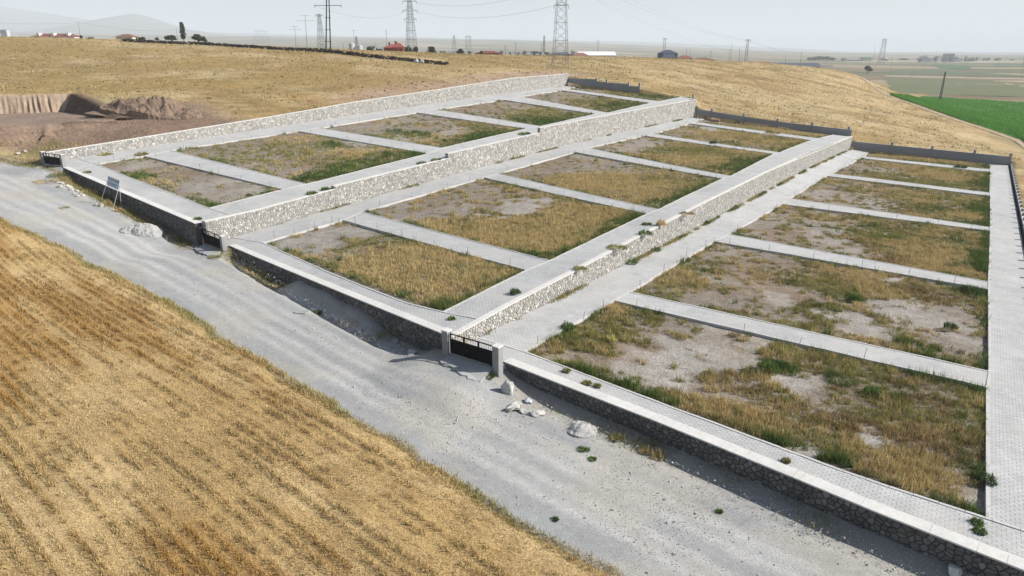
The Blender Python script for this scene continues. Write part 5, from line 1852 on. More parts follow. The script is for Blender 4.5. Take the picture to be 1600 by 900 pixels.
tag(obj('loose_gravel', V.reshape(-1, 3), F, 'rock', None, cc, origin=(0, 0, 0)), 'loose grey gravel scattered over the road', 'gravel', kind='stuff')

# ------------------------------------------------------------------ dry grass on the slopes round the site
n = 620000
X, Y = r.uniform(-400, 60, n), r.uniform(44, 450, n)
out = (X < LX - 1.2) | (Y > BKY + 1.0) | (X > RX + 1.0)
k = out & ((Y > front(X) + 6) | (X > RX + 1)) & ~inside_poly(X, Y, HOLE) & view_keep(X, Y, np.full(n, 15.0), 200)
dist = np.hypot(X, Y)
k &= r.uniform(0, 1, n) < np.clip(170 / dist, 0, 1) ** 1.2
X, Y, dist = X[k], Y[k], dist[k]
Z = land(X, Y)
gc = ground_colour(X, Y)
earth = (gc[:, 2] / gc[:, 0]) > 0.60
lush = fbm(X / 12, Y / 5, 131)
k = ~(earth & (r.uniform(0, 1, len(X)) < 0.93)) & (lush + 0.5 * fbm(X / 3, Y / 3, 132) > r.uniform(0.3, 0.95, len(X))) & (Z > -3.6)
X, Y, Z, gc, dist, lush = X[k], Y[k], Z[k], gc[k], dist[k], lush[k]
cc = mixc(gc * 1.15, np.array([0.52, 0.41, 0.225]), sstep(.4, .62, lush) * 0.75) * r.uniform(.84, 1.16, (len(X), 1))
clump = fbm(X / 2.2, Y / 2.2, 133, 3)
cc = cc * (0.8 + 0.4 * clump)[:, None]
cc = mixc(cc, np.array([0.15, 0.135, 0.055]), sstep(.62, .72, clump) * 0.7)
scatter_blades('slope_grass', 'dry golden grass covering the slopes round the terraces', X, Y, Z - 0.03, (0.16 + 0.3 * sstep(.35, .7, lush) + 0.25 * sstep(.55, .75, clump)) * r.uniform(.6, 1.3, len(X)), 0.05 + dist * 0.0007, cc, 0.6, 85)
print('slope', len(X))

n = 15000
X, Y = r.uniform(-400, 40, n), r.uniform(44, 430, n)
out = (X < LX - 1.5) | (Y > BKY + 1.2) | (X > RX + 1.5)
k = out & ((Y > front(X) + 6) | (X > RX + 1)) & ~inside_poly(X, Y, HOLE) & view_keep(X, Y, np.full(n, 15.0), 150)
k &= (fbm(X / 9, Y / 4, 135) > r.uniform(0.4, 0.62, n)) & (r.uniform(0, 1, n) < np.clip(190 / np.hypot(X, Y), 0, 1))
X, Y = X[k], Y[k]
Z = land(X, Y)
k = (Z > -3.6) & (earth_mask(X, Y) < 0.4)
X, Y, Z = X[k], Y[k], Z[k]
cc = np.array([(0.17, 0.125, 0.055), (0.22, 0.165, 0.07), (0.42, 0.32, 0.15), (0.16, 0.15, 0.06)])[r.integers(0, 4, len(X))] * r.uniform(.8, 1.2, (len(X), 1))
V, F, C = tufts(np.stack([X, Y, Z], 1), 9, 0.35, r.uniform(.3, .6, len(X)), np.full(len(X), 0.16), cc, 0.6, 86)
tag(obj('slope_tufts', V, F, 'leaf', None, C, origin=(0, 0, 0)), 'darker tufts dotted over the dry slopes', 'grass', kind='stuff')

# weeds along the foot of the two inner retaining walls
for t, wx, y0, y1, n, lab in (('C', WCX, 43, 232, 26000, 'green and dry weeds along the foot of the lower retaining wall'), ('B', WBX, 52, 230, 14000, 'scattered weeds along the foot of the stepped retaining wall')):
    Y = r.uniform(y0, y1, n)
    X = wx + 0.12 + np.abs(r.normal(0, 0.28, n))
    g = fbm(Y / 4, Y * 0 + wx, 151) + 0.35 * fbm(Y / 18, Y * 0, 152)
    k = g > r.uniform(0.55 if t == 'C' else 0.72, 0.95, n)
    X, Y = X[k], Y[k]
    q = fbm(Y / 6, Y * 0 + 3, 153)
    cc = mixc(np.array([0.15, 0.19, 0.06]), np.array([0.36, 0.31, 0.14]), sstep(.45, .6, q)) * r.uniform(.7, 1.25, (len(X), 1))
    scatter_blades('wall_weeds', lab, X, Y, surf(t, X, Y) + 0.0, r.uniform(.15, .5, len(X)), 0.03 + 0.0005 * np.hypot(X, Y), cc, 0.5, 95, 'weeds')
# ------------------------------------------------------------------ far hills
def ridge(name, sil, D, half, col, seed):
    sil = np.array(sil, float)
    n = 90
    xs_ = np.linspace(sil[0, 0], sil[-1, 0], n)
    ys_ = np.interp(xs_, sil[:, 0], sil[:, 1]) + (fbm(xs_ / 35, xs_ * 0, seed) - 0.5) * 2.2
    crest = np.array([atd(a, b, D) for a, b in zip(xs_, ys_)])
    rows_ = []
    for f in (-1, -.75, -.5, -.3, -.15, 0, .2, .5, 1):
        q = crest.copy()
        q[:, :2] += HD[:2] * f * half
        k = (1 - abs(f)) ** 1.4
        base = far_land(q[:, 0], q[:, 1]) - 15
        q[:, 2] = base + (crest[:, 2] - base) * k * (1 + 0.25 * (fbm(q[:, 0] / 500, q[:, 1] / 500, seed + 1) - 0.5) * (f != 0))
        rows_.append(q)
    V = np.array(rows_)
    c = np.array(col) * (0.85 + 0.3 * fbm(V[..., 0] / 400, V[..., 1] / 400, seed + 2))[..., None]
    structure(obj(name, V.reshape(-1, 3), grid_faces(9, n), 'vc', None, c.reshape(-1, 3), True, origin=(0, 0, 0)))
ridge('mountain', [(-420, 30), (-250, 16), (-90, 8), (0, 10), (60, 19), (110, 27), (160, 34), (260, 50)], 11500, 3200, (0.15, 0.135, 0.11), 3)
ridge('mountain', [(60, 52), (130, 36), (165, 28), (190, 23.5), (210, 21.5), (228, 25), (255, 34), (290, 45), (360, 56)], 9500, 2200, (0.16, 0.14, 0.115), 7)
ridge('hills', [(240, 50), (330, 50), (420, 53), (520, 56), (640, 57.5), (760, 61), (880, 63), (1000, 65.5), (1120, 70), (1240, 76), (1330, 80), (1420, 84)], 13000, 3000, (0.13, 0.13, 0.105), 13)
ridge('hills', [(1100, 84), (1220, 82), (1330, 81.2), (1450, 80.8), (1560, 81.2), (1700, 80), (1900, 80)], 10500, 2500, (0.12, 0.125, 0.10), 17)

# ------------------------------------------------------------------ fields, track and crop on the plain
def sheet(name, pts, lift, col, mat='stubble_soil', zf=None, n=24):
    """four-cornered field following the land"""
    q = [gp(px, py, zf or (lambda x, y: float(land(np.array([x]), np.array([y]))[0]))) for px, py in pts]
    q = np.array(q)
    g = np.linspace(0, 1, n)
    U, W = np.meshgrid(g, g)
    XY = [(q[0, k] * (1 - U) + q[1, k] * U) * (1 - W) + (q[3, k] * (1 - U) + q[2, k] * U) * W for k in (0, 1)]
    Z = land(XY[0], XY[1]) + lift
    c = np.array(col) * (0.85 + 0.3 * fbm(XY[0] / 30, XY[1] / 30, 5))[..., None]
    return structure(obj(name, np.stack([XY[0], XY[1], Z], -1).reshape(-1, 3), grid_faces(n, n), mat, None, c.reshape(-1, 3), True, origin=(0, 0, 0))), XY, Z
PZ = -6.2
_lf = lambda x, y: float(land(np.array([x]), np.array([y]))[0])
up_e = np.array([gp(px, py, _lf)[:2] for px, py in [(1391, 148), (1415, 149.5), (1440, 151), (1470, 152.8), (1500, 154.5), (1530, 156), (1560, 158), (1600, 160), (1660, 163)]])
lo_e = np.array([gp(px, py, _lf)[:2] for px, py in [(1392, 149), (1420, 159), (1445, 167.5), (1475, 178), (1505, 188.5), (1540, 200), (1565, 209), (1605, 223), (1660, 246)]])
CU, CL = along(up_e, np.linspace(0, 1, 40)), along(lo_e, np.linspace(0, 1, 40))
fw = np.linspace(0, 1, 40)[:, None]
XY = [CL[None, :, k] * (1 - fw) + CU[None, :, k] * fw for k in (0, 1)]
Z = land(XY[0], XY[1]) + 0.12
crop = structure(obj('crop_field', np.stack([XY[0], XY[1], Z], -1).reshape(-1, 3), grid_faces(40, 40), 'stubble_soil', None, np.tile(np.array([0.06, 0.15, 0.03]), (1600, 1)), True, origin=(0, 0, 0)))
r = np.random.default_rng(5)
n = 90000
ix = r.uniform(0, 38.99, n); iy = r.uniform(0, 38.99, n)
def bil(A, a, b):
    i, j = b.astype(int), a.astype(int)
    fa, fb = a - j, b - i
    return (A[i, j] * (1 - fa) + A[i, j + 1] * fa) * (1 - fb) + (A[i + 1, j] * (1 - fa) + A[i + 1, j + 1] * fa) * fb
X, Y, Zb = bil(XY[0], ix, iy), bil(XY[1], ix, iy), bil(Z, ix, iy)
cc = mixc(np.array([0.085, 0.27, 0.04]), np.array([0.19, 0.40, 0.07]), fbm(X / 20, Y / 5, 141) * .6 + .4 * vnoise(X / 2.5 + Y / 6, Y * 0, 142)) * r.uniform(.7, 1.25, (n, 1))
scatter_blades('crop', 'bright green crop growing on the field in the valley', X, Y, Zb, r.uniform(.5, 1.0, n), np.full(n, 0.42), cc, .5, 91, 'crop')
# dirt track along the foot of the hill
tk = [gp(px, py, lambda x, y: float(land(np.array([x]), np.array([y]))[0])) for px, py in [(1318, 110.5), (1345, 120), (1362, 131), (1371, 139), (1388, 149.5), (1440, 168), (1500, 189.5), (1560, 209), (1600, 224), (1680, 256)]]
tk = np.array([[P[0], P[1]] for P in tk])
ln = along(tk, np.linspace(0, 1, 160))
tn = np.gradient(ln, axis=0)
tn = np.stack([-tn[:, 1], tn[:, 0]], 1) / (np.linalg.norm(tn, axis=1)[:, None] + 1e-9)
V, Cc = [], []
for j, f in enumerate(np.linspace(-2.3, 2.3, 9)):
    q = ln + tn * f
    z = land(q[:, 0], q[:, 1]) + 0.14 - 0.05 * (1 - abs(abs(f) - 1) / 1.3)
    V.append(np.column_stack([q, z]))
    Cc.append(np.tile(np.array([0.40, 0.325, 0.225]) if 0.5 < abs(f) < 1.6 else np.array([0.29, 0.225, 0.13]), (160, 1)))
structure(obj('dirt_track', np.array(V).reshape(-1, 3), grid_faces(9, 160), 'soil', None, np.array(Cc).reshape(-1, 3), True, origin=(0, 0, 0)))
for pts, col in [([(1380, 118), (1660, 124), (1680, 126.5), (1385, 120.5)], (0.34, 0.28, 0.20)), ([(1455, 103.5), (1512, 103.5), (1518, 109), (1470, 109)], (0.05, 0.11, 0.035)),
                 ([(1550, 126.5), (1700, 127), (1700, 139), (1600, 137)], (0.38, 0.29, 0.20)), ([(1380, 121), (1660, 129), (1700, 152), (1396, 146)], (0.125, 0.14, 0.07)),
                 ([(1400, 110), (1460, 110.5), (1650, 121), (1385, 117)], (0.10, 0.125, 0.062)), ([(1545, 102.5), (1680, 102.5), (1680, 105.5), (1560, 105.5)], (0.08, 0.115, 0.05)), ([(1310, 97.5), (1700, 99), (1700, 101.5), (1320, 99.5)], (0.36, 0.30, 0.215))]:
    sheet('field', pts, 0.2, col, zf=lambda x, y: PZ, n=10)

# ------------------------------------------------------------------ trees
def tree(px, D, top, wid, label, cat='tree', name='tree', base_py=None, col=(0.045, 0.07, 0.03), n=420, shape='round', group=None, seed=1, trunk=True, ground_z=None):
    P = atd(px, 84, D)
    gz = landz(P[0], P[1]) if ground_z is None else ground_z
    if base_py is not None:
        gz = atd(px, base_py, D)[2]
    zt_ = atd(px, top, D)[2]
    h = max(zt_ - gz, 1.0)
    w = wid * D / FPX * 1.02
    base = np.array([P[0], P[1], gz])
    root = empty(name, tuple(base), label, cat, group)
    r = np.random.default_rng(seed)
    th = h * (0.28 if shape == 'round' else (0.12 if shape == 'poplar' else 0.05))
    mb = MB()
    mb.beam(base - np.array([0, 0, .3]), base + np.array([0, 0, th + h * .25]), max(.12, w * .05), max(.06, w * .03), n=6)
    for k in range(4):
        a = k * 1.7 + seed
        mb.beam(base + np.array([0, 0, th]), base + np.array([math.cos(a) * w * .25, math.sin(a) * w * .25, th + (h - th) * .5]), max(.07, w * .025), .03)
    mb.build('trunk', 'bark', root)
    # clumped crown
    nc = {'hedge': 14, 'poplar': 16}.get(shape, 9)
    cl = []
    for k in range(nc):
        f = (k + 0.5) / nc
        if shape == 'poplar':
            z = th + (h - th) * f
            rr_ = w / 2 * (0.5 + 0.5 * math.sin(math.pi * (0.15 + 0.8 * f)))
            cl.append((r.normal(0, .05) * w, r.normal(0, .05) * w, z, rr_ * .9, (h - th) / nc * 1.1))
        else:
            a = r.uniform(0, 6.28)
            q = r.uniform(0, .34) * w
            z = th + (h - th) * r.uniform(.25, .8)
            cl.append((math.cos(a) * q, math.sin(a) * q, z, w * r.uniform(.16, .28), (h - th) * r.uniform(.16, .26)))
    ci = r.integers(0, nc, n)
    cl = np.array(cl)[ci]
    d = r.normal(0, 1, (n, 3))
    d /= np.linalg.norm(d, axis=1)[:, None]
    q = d * (r.uniform(0.3, 1, n) ** .6)[:, None]
    B = base + np.stack([cl[:, 0] + q[:, 0] * cl[:, 3], cl[:, 1] + q[:, 1] * cl[:, 3], np.minimum(cl[:, 2] + q[:, 2] * cl[:, 4], h)], 1)
    s = w * 0.075 * r.uniform(.6, 1.4, n)
    u = r.normal(0, 1, (n, 3)); u /= np.linalg.norm(u, axis=1)[:, None]
    v = np.cross(u, r.normal(0, 1, (n, 3))); v /= np.linalg.norm(v, axis=1)[:, None]
    V = np.stack([B - u * s[:, None], B + v * s[:, None] * .7, B + u * s[:, None], B - v * s[:, None] * .7], 1).reshape(-1, 3)
    F = np.arange(4 * n).reshape(n, 4)
    C = np.repeat(np.array(col)[None] * r.uniform(.6, 1.4, (n, 1)), 4, axis=0)
    obj('crown', V, F, 'tree', root, C)
    return root

tree(290.5, 400, 35, 9, 'tall dark poplar on the ridge left of the power poles', base_py=64, shape='poplar', n=1500, seed=3, col=(0.04, 0.06, 0.03), name='poplar_tree')
tree(272, 405, 55.5, 20, 'broad dark bush at the foot of the poplar, left side', 'bush', 'bush', 64, shape='hedge', seed=4)
tree(313, 400, 53, 20, 'dark bush on the ridge right of the poplar', 'bush', 'bush', 65, shape='hedge', seed=5, n=500)
tree(322, 402, 59, 10, 'small low bush at the right end of the bushes by the poplar', 'bush', 'bush', 66, shape='hedge', seed=6)
for k, (px, top, w, lab) in enumerate([(132, 55, 10, 'bush right of the thin pole on the left ridge'), (146, 58, 14, 'low bush half way to the pale house on the ridge'), (226, 58, 16, 'low bush just right of the pale house on the ridge'), (249, 58, 8, 'small bush between the pale house and the poplar')]):
    tree(px, 395, top, w, lab, 'bush', 'bush', 64, shape='hedge', seed=20 + k, n=260, col=(0.07, 0.085, 0.04))
for k, (px, top, w, D, lab) in enumerate([(579, 71, 14, 425, 'green bush left of the red house'), (593, 74, 10, 430, 'small bush touching the left side of the red house'), (637, 71, 17, 425, 'dark bush just right of the red house'), (651, 72, 12, 430, 'bush at the foot of the tall steel pylon'), (674, 72, 16, 430, 'round green bush standing alone in the field right of the pylon'), (719, 76, 12, 440, 'small round bush farther right in the field'), (752, 79, 8, 480, 'small bush before the distant town')]):
    tree(px, D, top, w, lab, 'bush', 'bush', 87, shape='hedge', seed=30 + k, n=420, col=(0.05, 0.075, 0.035))
tree(1360, 900, 102.5, 13, 'lone dark round tree on the plain', base_py=115.5, n=700, seed=41, col=(0.03, 0.04, 0.025), name='lone_tree')
for k in range(9):
    tree(1265 + k * 4.6, 1900 + 30 * (k % 3), 86.5 + abs(k - 4) * .7 + rnd.uniform(-.6, .6), 9, 'blue green tree in the grove on the right plain, %s from the left' % nth(k + 1), base_py=95, n=150, seed=50 + k, group='trees of the distant grove', shape='hedge')
for k in range(16):
    px = 1438 + k * 6 + rnd.uniform(-1.5, 1.5)
    tree(px, 2300 + 60 * (k % 4), 89 + rnd.uniform(-2.5, 2), 9, 'tree round the distant grey settlement, %s from the left' % nth(k + 1), base_py=98, n=120, seed=80 + k, group='trees of the distant settlement', shape='hedge')

rt2 = random.Random(31)
for k in range(30):
    px = 545 + k * 12.0 + rt2.uniform(-4, 4)
    tree(px, rt2.uniform(900, 1700), 81.5 - rt2.uniform(0, 3.2), rt2.uniform(6, 13), 'hazy tree of the distant town, %s from the left' % nth(k + 1), base_py=87, n=110, seed=200 + k, group='trees of the distant town', shape='hedge', col=(0.045, 0.06, 0.035))
for k in range(14):
    px = 1300 + k * 22.0 + rt2.uniform(-8, 8)
    tree(px, rt2.uniform(2200, 3200), 91.5 - rt2.uniform(0, 2.0), rt2.uniform(8, 18), 'hazy tree clump on the right plain, %s from the left' % nth(k + 1), base_py=95, n=110, seed=260 + k, group='tree clumps on the right plain', shape='hedge', col=(0.045, 0.06, 0.035))

# ------------------------------------------------------------------ dry stone wall and rubble on the ridge
dl = [(190, 62.5, 331), (260, 65, 328), (320, 68.5, 325), (400, 73, 318), (460, 77, 309), (510, 81.5, 299), (560, 86.5, 290), (600, 91, 284), (650, 96, 277), (701, 101.5, 270)]
pl_ = [atd(*q) for q in dl]
pl_ = np.array([[P[0], P[1]] for P in pl_])
root = empty('dry_stone_wall', (pl_[-1][0], pl_[-1][1], landz(*pl_[-1])), 'long dark dry stone wall along the ridge under the poles', 'wall')
L = np.hypot(*np.diff(pl_, axis=0).T).sum()
ns = 1500
q = along(pl_, np.sort(rng.uniform(0, 1, ns)))
mb = MB()
rr = random.Random(4)
zz = land(q[:, 0], q[:, 1])
for i in range(ns):
    lv = rr.random()
    s = rr.uniform(.22, .42)
    ox, oy = rr.uniform(-.5, .5) * (1.2 - lv), rr.uniform(-.5, .5) * (1.2 - lv)
    c = (q[i, 0] + ox, q[i, 1] + oy, zz[i] + 0.1 + lv * 1.15)
    k = rr.uniform(.6, 1.4)
    mb.box(c, (s * 2 * rr.uniform(.7, 1.2), s * 1.7, s * 1.3), rr.uniform(0, 3), (0.045 * k, 0.038 * k, 0.033 * k))
o = mb.build('rubble', 'vc', root)
o['kind'] = 'stuff'
P = atd(655, 97, 275)
for k in range(5):
    V, F = rock_mesh((P[0] + (k - 2) * 1.2, P[1] + rr.uniform(-1, 1), landz(P[0], P[1]) + .5), rr.uniform(.6, 1.2), 60 + k, (1, .8, .9), .5, 1)
    tag(obj('white_rock', V, F, 'rock', None, (0.6, 0.6, 0.58)), 'white rock heaped beside the dry stone wall, %s from the left' % nth(k + 1), 'rock', 'white rocks by the dry stone wall')

# ------------------------------------------------------------------ pylons and poles
def lattice(px, D, base_py, top_py, wb, wt, arms, label, panels=10, bw=0.11, mat='steel', cat='pylon', name='lattice_pylon', group='steel lattice pylons', over=0.0):
    B = atd(px, base_py, D)
    T = atd(px, top_py, D)
    gz = min(B[2], landz(B[0], B[1]) + 0.2) if base_py > 84 else B[2]
    h = T[2] - gz + over
    base = np.array([B[0], B[1], gz])
    root = empty(name, tuple(base), label, cat, group)
    ax = np.array([math.cos(0.35), math.sin(0.35), 0])
    ay = np.array([-ax[1], ax[0], 0])
    def cor(f, k):
        w = wb / 2 * (1 - f) ** 1.15 + wt / 2 * (1 - (1 - f) ** 1.15)
        sx, sy = ((1, 1), (-1, 1), (-1, -1), (1, -1))[k]
        return base + ax * w * sx + ay * w * sy + np.array([0, 0, h * f])
    fs = 1 - (1 - np.linspace(0, 1, panels + 1)) ** 1.15
    for k in range(4):
        mb = MB()
        for a, b in zip(fs[:-1], fs[1:]):
            mb.beam(cor(a, k), cor(b, k), bw)
        mb.build('leg', mat, root)
    mb = MB()
    for i, (a, b) in enumerate(zip(fs[:-1], fs[1:])):
        for k in range(4):
            k2 = (k + 1) % 4
            if i > 0 or True:
                mb.beam(cor(a, k), cor(b, k2), bw * .6, n=3)
                mb.beam(cor(a, k2), cor(b, k), bw * .6, n=3)
            if i % 2 == 0:
                mb.beam(cor(b, k), cor(b, k2), bw * .6, n=3)
    o = mb.build('bracing', mat, root)
    o['kind'] = 'stuff'
    for py, half in arms:
        z = atd(px, py, D)[2] - gz
        f = min(z / h, 0.995)
        c = base + np.array([0, 0, z])
        lat = Rv * 1.0
        for sgn in (-1, 1):
            mb = MB()
            tip = c + lat * half * sgn
            mb.beam(c + ay * wt * .4, tip, bw * .8, n=3)
            mb.beam(c - ay * wt * .4, tip, bw * .8, n=3)
            mb.beam(c + np.array([0, 0, half * .38]), tip, bw * .7, n=3)
            ar = mb.build('crossarm', mat, root)
            mb = MB()
            for q in range(4):
                zq = 0.15 + q * .32
                mb.beam(tip - np.array([0, 0, zq]), tip - np.array([0, 0, zq + .22]), .10, .16, n=6)
            mb.build('insulator', 'dark_pole', ar)
    return root, base, h

def tpole(px, D, base_py, top_py, arms, label, w=0.16, mat='pole', name='utility_pole', lean=0.0, group='utility poles on the horizon', z0=None):
    B = atd(px, base_py, D)
    T = atd(px + lean, top_py, D)
    root = empty(name, tuple(B), label, 'pole', group)
    mb = MB()
    mb.beam(B - np.array([0, 0, .6]), T, w, w * .6, n=6)
    mb.build('shaft', mat, root)
    for py, half in arms:
        f = (base_py - py) / (base_py - top_py)
        c = B + (T - B) * f
        mb = MB()
        mb.beam(c - Rv * half, c + Rv * half, w * .7)
        a = mb.build('crossarm', mat, root)
        for sgn in (-1, 0.0, 1):
            mb = MB()
            q = c + Rv * half * sgn * .92
            mb.beam(q, q + np.array([0, 0, .45]), .09, .06, n=5)
            mb.build('insulator', mat, a)
    return root

lattice(875, 300, 105, 8, 6.3, 2.3, [(8, 3.0), (-25, 3.6), (-55, 3.0)], 'tall steel lattice pylon standing behind the far corner of the top terrace', 14, 0.085, over=20)
lattice(643.5, 440, 82, 1, 6.0, 2.2, [(2, 4.2), (17, 4.6), (30, 3.6)], 'tall steel lattice pylon just right of the red house', 13, 0.12)
lattice(503, 520, 76, 22, 5.0, 1.6, [(24, 3.0)], 'narrow lattice mast behind the twin concrete pole', 10, 0.13)
lattice(410, 1150, 70, 48, 16, 15, [(49, 9)], 'wide portal pylon in the haze at the left', 2, 0.09)
lattice(558, 900, 78, 57, 4, 1.4, [], 'small lattice mast right of the silos', 6, 0.2)
lattice(710, 1300, 80, 55, 7, 2, [(60, 5), (66, 5)], 'hazy pylon above the distant town, left of a pair', 6, 0.16)
lattice(732, 1250, 80, 56, 9, 7, [(58, 6)], 'hazy pylon above the distant town, right of a pair', 5, 0.15)
lattice(850, 1000, 82, 56, 3, 1.5, [], 'slim lattice mast left of the big pylon', 7, 0.2)
lattice(1037, 1100, 86, 60, 6, 3, [(61, 4)], 'hazy pylon behind the dark roofed house', 7, 0.22)
lattice(1165, 520, 97.5, 62, 2.6, 1.1, [(62.5, 1.9)], 'slender lattice pole where the two cables meet', 9, 0.10)
lattice(1377, 2000, 93, 61, 15, 7, [(62, 8), (66, 9)], 'far pylon on the right plain', 7, 0.35)
lattice(1469.5, 480, 151, 112, 1.3, 0.6, [], 'dark leaning lattice pole rising from the green crop', 12, 0.10, mat='dark_pole', name='lattice_pole')
# twin concrete pole
root = empty('twin_pole', tuple(atd(510, 84, 298)), 'dark twin concrete power pole with crossarm rising from the ridge wall', 'pole')
A1, A2 = atd(509, 84, 298), atd(516.5, 84, 298)
T1, T2 = atd(510.5, -34, 298), atd(513, -34, 298)
for a, b in ((A1, T1), (A2, T2)):
    mb = MB(); mb.beam(a - np.array([0, 0, 1]), b, .27, .2, n=8); mb.build('shaft', 'dark_pole', root)
for py in (26.5, 45.5, 64.5):
    f = (84 - py) / 118
    mb = MB(); mb.beam(A1 + (T1 - A1) * f - Rv * .5, A2 + (T2 - A2) * f + Rv * .4, .2); mb.build('brace', 'dark_pole', root)
for py, half in ((7.5, 5.7), (-18, 4.2)):
    f = (84 - py) / 118
    c = (A1 + (T1 - A1) * f + A2 + (T2 - A2) * f) / 2
    mb = MB(); mb.beam(c - Rv * half, c + Rv * half, .2); ar = mb.build('crossarm', 'dark_pole', root)
    for s_ in (-1, -.1, 1):
        mb = MB(); mb.beam(c + Rv * half * s_ * .95 - np.array([0, 0, .9]), c + Rv * half * s_ * .95, .1, .06, n=6); mb.build('insulator', 'dark_pole', ar)
POLES = [(462.5, 620, 73, 41, [(41.5, 2.6), (46.5, 5.0)], 'double crossarm pole, left of two beside the twin pole', .3), (480, 430, 75, 24, [(24.5, 2.4), (32.5, 5.0)], 'double crossarm pole, right of two beside the twin pole', .26),
 (126, 395, 63, 33, [], 'thin pole on the left ridge above the long red roofed building', .16), (277.5, 405, 65, 45, [], 'thin pole just left of the poplar', .16), (537, 430, 82, 66, [], 'short thin post right of the twin pole', .14), (554, 700, 77, 46, [(47.5, 1.6)], 'mast rising above the silos', .3), (604.5, 560, 78, 45, [(49, .9), (53, .9)], 'telecom mast behind the red house', .25),
 (637.5, 700, 78, 36, [(44, 2)], 'pole in the haze left of the steel pylon', .3), (587.5, 430, 82, 66, [], 'thin post left of the red house', .14), (789.5, 480, 86, 69, [], 'stubby pole at the right end of the red brick pile', .3), (806, 600, 85, 68, [(68.5, 2.0)], 'T shaped pole before the town, left of the big pylon', .35), (846, 620, 85, 69, [(69, 2.2)], 'T shaped pole just left of the big pylon', .35),
 (934, 800, 84, 62.5, [(64, 1.6), (66, 1.6), (68, 1.6)], 'transformer pole above the white warehouse', .35), (1072, 760, 92, 76, [(77, 2)], 'T shaped pole right of the dark roofed house', .26), (1078, 900, 92, 75, [], 'thin pole behind the red roof', .24), (1110, 640, 95, 78, [(80, 1)], 'pole at the right end of the low red roofs', .26), (1139, 560, 98, 77, [(77.5, 1.2)], 'leaning pole left of the slender lattice pole', .22),
 (1141.5, 700, 98, 67, [], 'tall thin pole behind the leaning pole', .22), (1154.5, 540, 98.5, 75.5, [], 'thick pole between the leaning and the lattice pole', .3), (1159, 760, 98, 84, [], 'short pole behind the lattice pole', .24), (1227, 700, 97, 84.5, [], 'pole above the dark blue shed, left one', .24), (1251, 640, 99, 81.5, [(82.5, .8)], 'pole above the dark blue shed, right one', .28), (1291, 700, 101, 94, [], 'short pole above the white wall', .2),
 (1365, 1800, 93, 71, [], 'slim mast left of the far right pylon', .6), (1391, 820, 113.5, 91, [(92, 1)], 'pale pole on the plain right of the lone tree', .22), (1358, 980, 102, 92, [], 'short pole on the plain above the lone tree', .22), (1444.5, 1000, 109, 87, [], 'thin pole on the plain before the grey settlement', .22), (1427, 720, 119, 105, [], 'thin pole on the plain beside the pale track', .18), (1423, 700, 121, 113, [], 'short post on the plain left of a thin pole', .18), (1558, 1200, 105, 88, [(88.5, 1)], 'thin pole on the plain at the right, farther one', .26), (1596, 800, 117.5, 88, [(89, 1)], 'pole at the right edge of the plain', .26)]
for px, D, b, tp, arms, lab, w in POLES:
    tpole(px, D, b, tp, arms, lab, w * .62, lean=(px - 800) * 0.006 * (b - tp) / 30, mat='pole' if D < 900 else 'steel')

def cable(a, b, sag, label, r_=0.05, n=28):
    a, b = np.array(a), np.array(b)
    mb = MB()
    pts = [a + (b - a) * t - np.array([0, 0, sag * 4 * t * (1 - t)]) for t in np.linspace(0, 1, n)]
    for p0, p1 in zip(pts[:-1], pts[1:]):
        mb.beam(p0, p1, r_, n=3)
    return tag(mb.build('power_cable', 'cable'), label, 'cable', 'overhead power cables')
pyl = atd(875, 8, 300)
tp = lambda px, py, D: atd(px, py, D)
cable(tp(886, -25, 300), tp(1139, 78, 560), 4, 'overhead cable running from the big pylon down to the leaning pole', .04)
cable(tp(900, -35, 290), tp(1163, 62.5, 520), 4, 'overhead cable reaching the slender lattice pole, lower of two', .04)
cable(tp(915, -38, 290), tp(1168, 62.5, 520), 4, 'overhead cable reaching the slender lattice pole, upper of two', .04)
cable(tp(1164, 62.5, 520), tp(1251, 82.5, 640), 2, 'overhead cable from the lattice pole to the pole above the blue shed', .05)
cable(tp(1167, 62.5, 520), tp(1340, 98, 900), 4, 'overhead cable from the lattice pole across the right plain', .05)
cable(tp(652, 4, 440), tp(872, -20, 300), 4, 'overhead cable between the two big pylons, upper one', .045)
cable(tp(653, 19, 440), tp(866, 9, 300), 4, 'overhead cable between the two big pylons, lower one', .045)
cable(tp(633, 19, 440), tp(492, 9, 298), 4, 'overhead cable from the steel pylon to the twin pole', .04)
cable(tp(126, 35, 395), tp(-60, 30, 380), 1.5, 'thin cable from the pole on the left ridge to the left', .035)
cable(tp(126, 35, 395), tp(277, 46.5, 405), 2, 'thin cable between the two thin poles on the left ridge', .035)

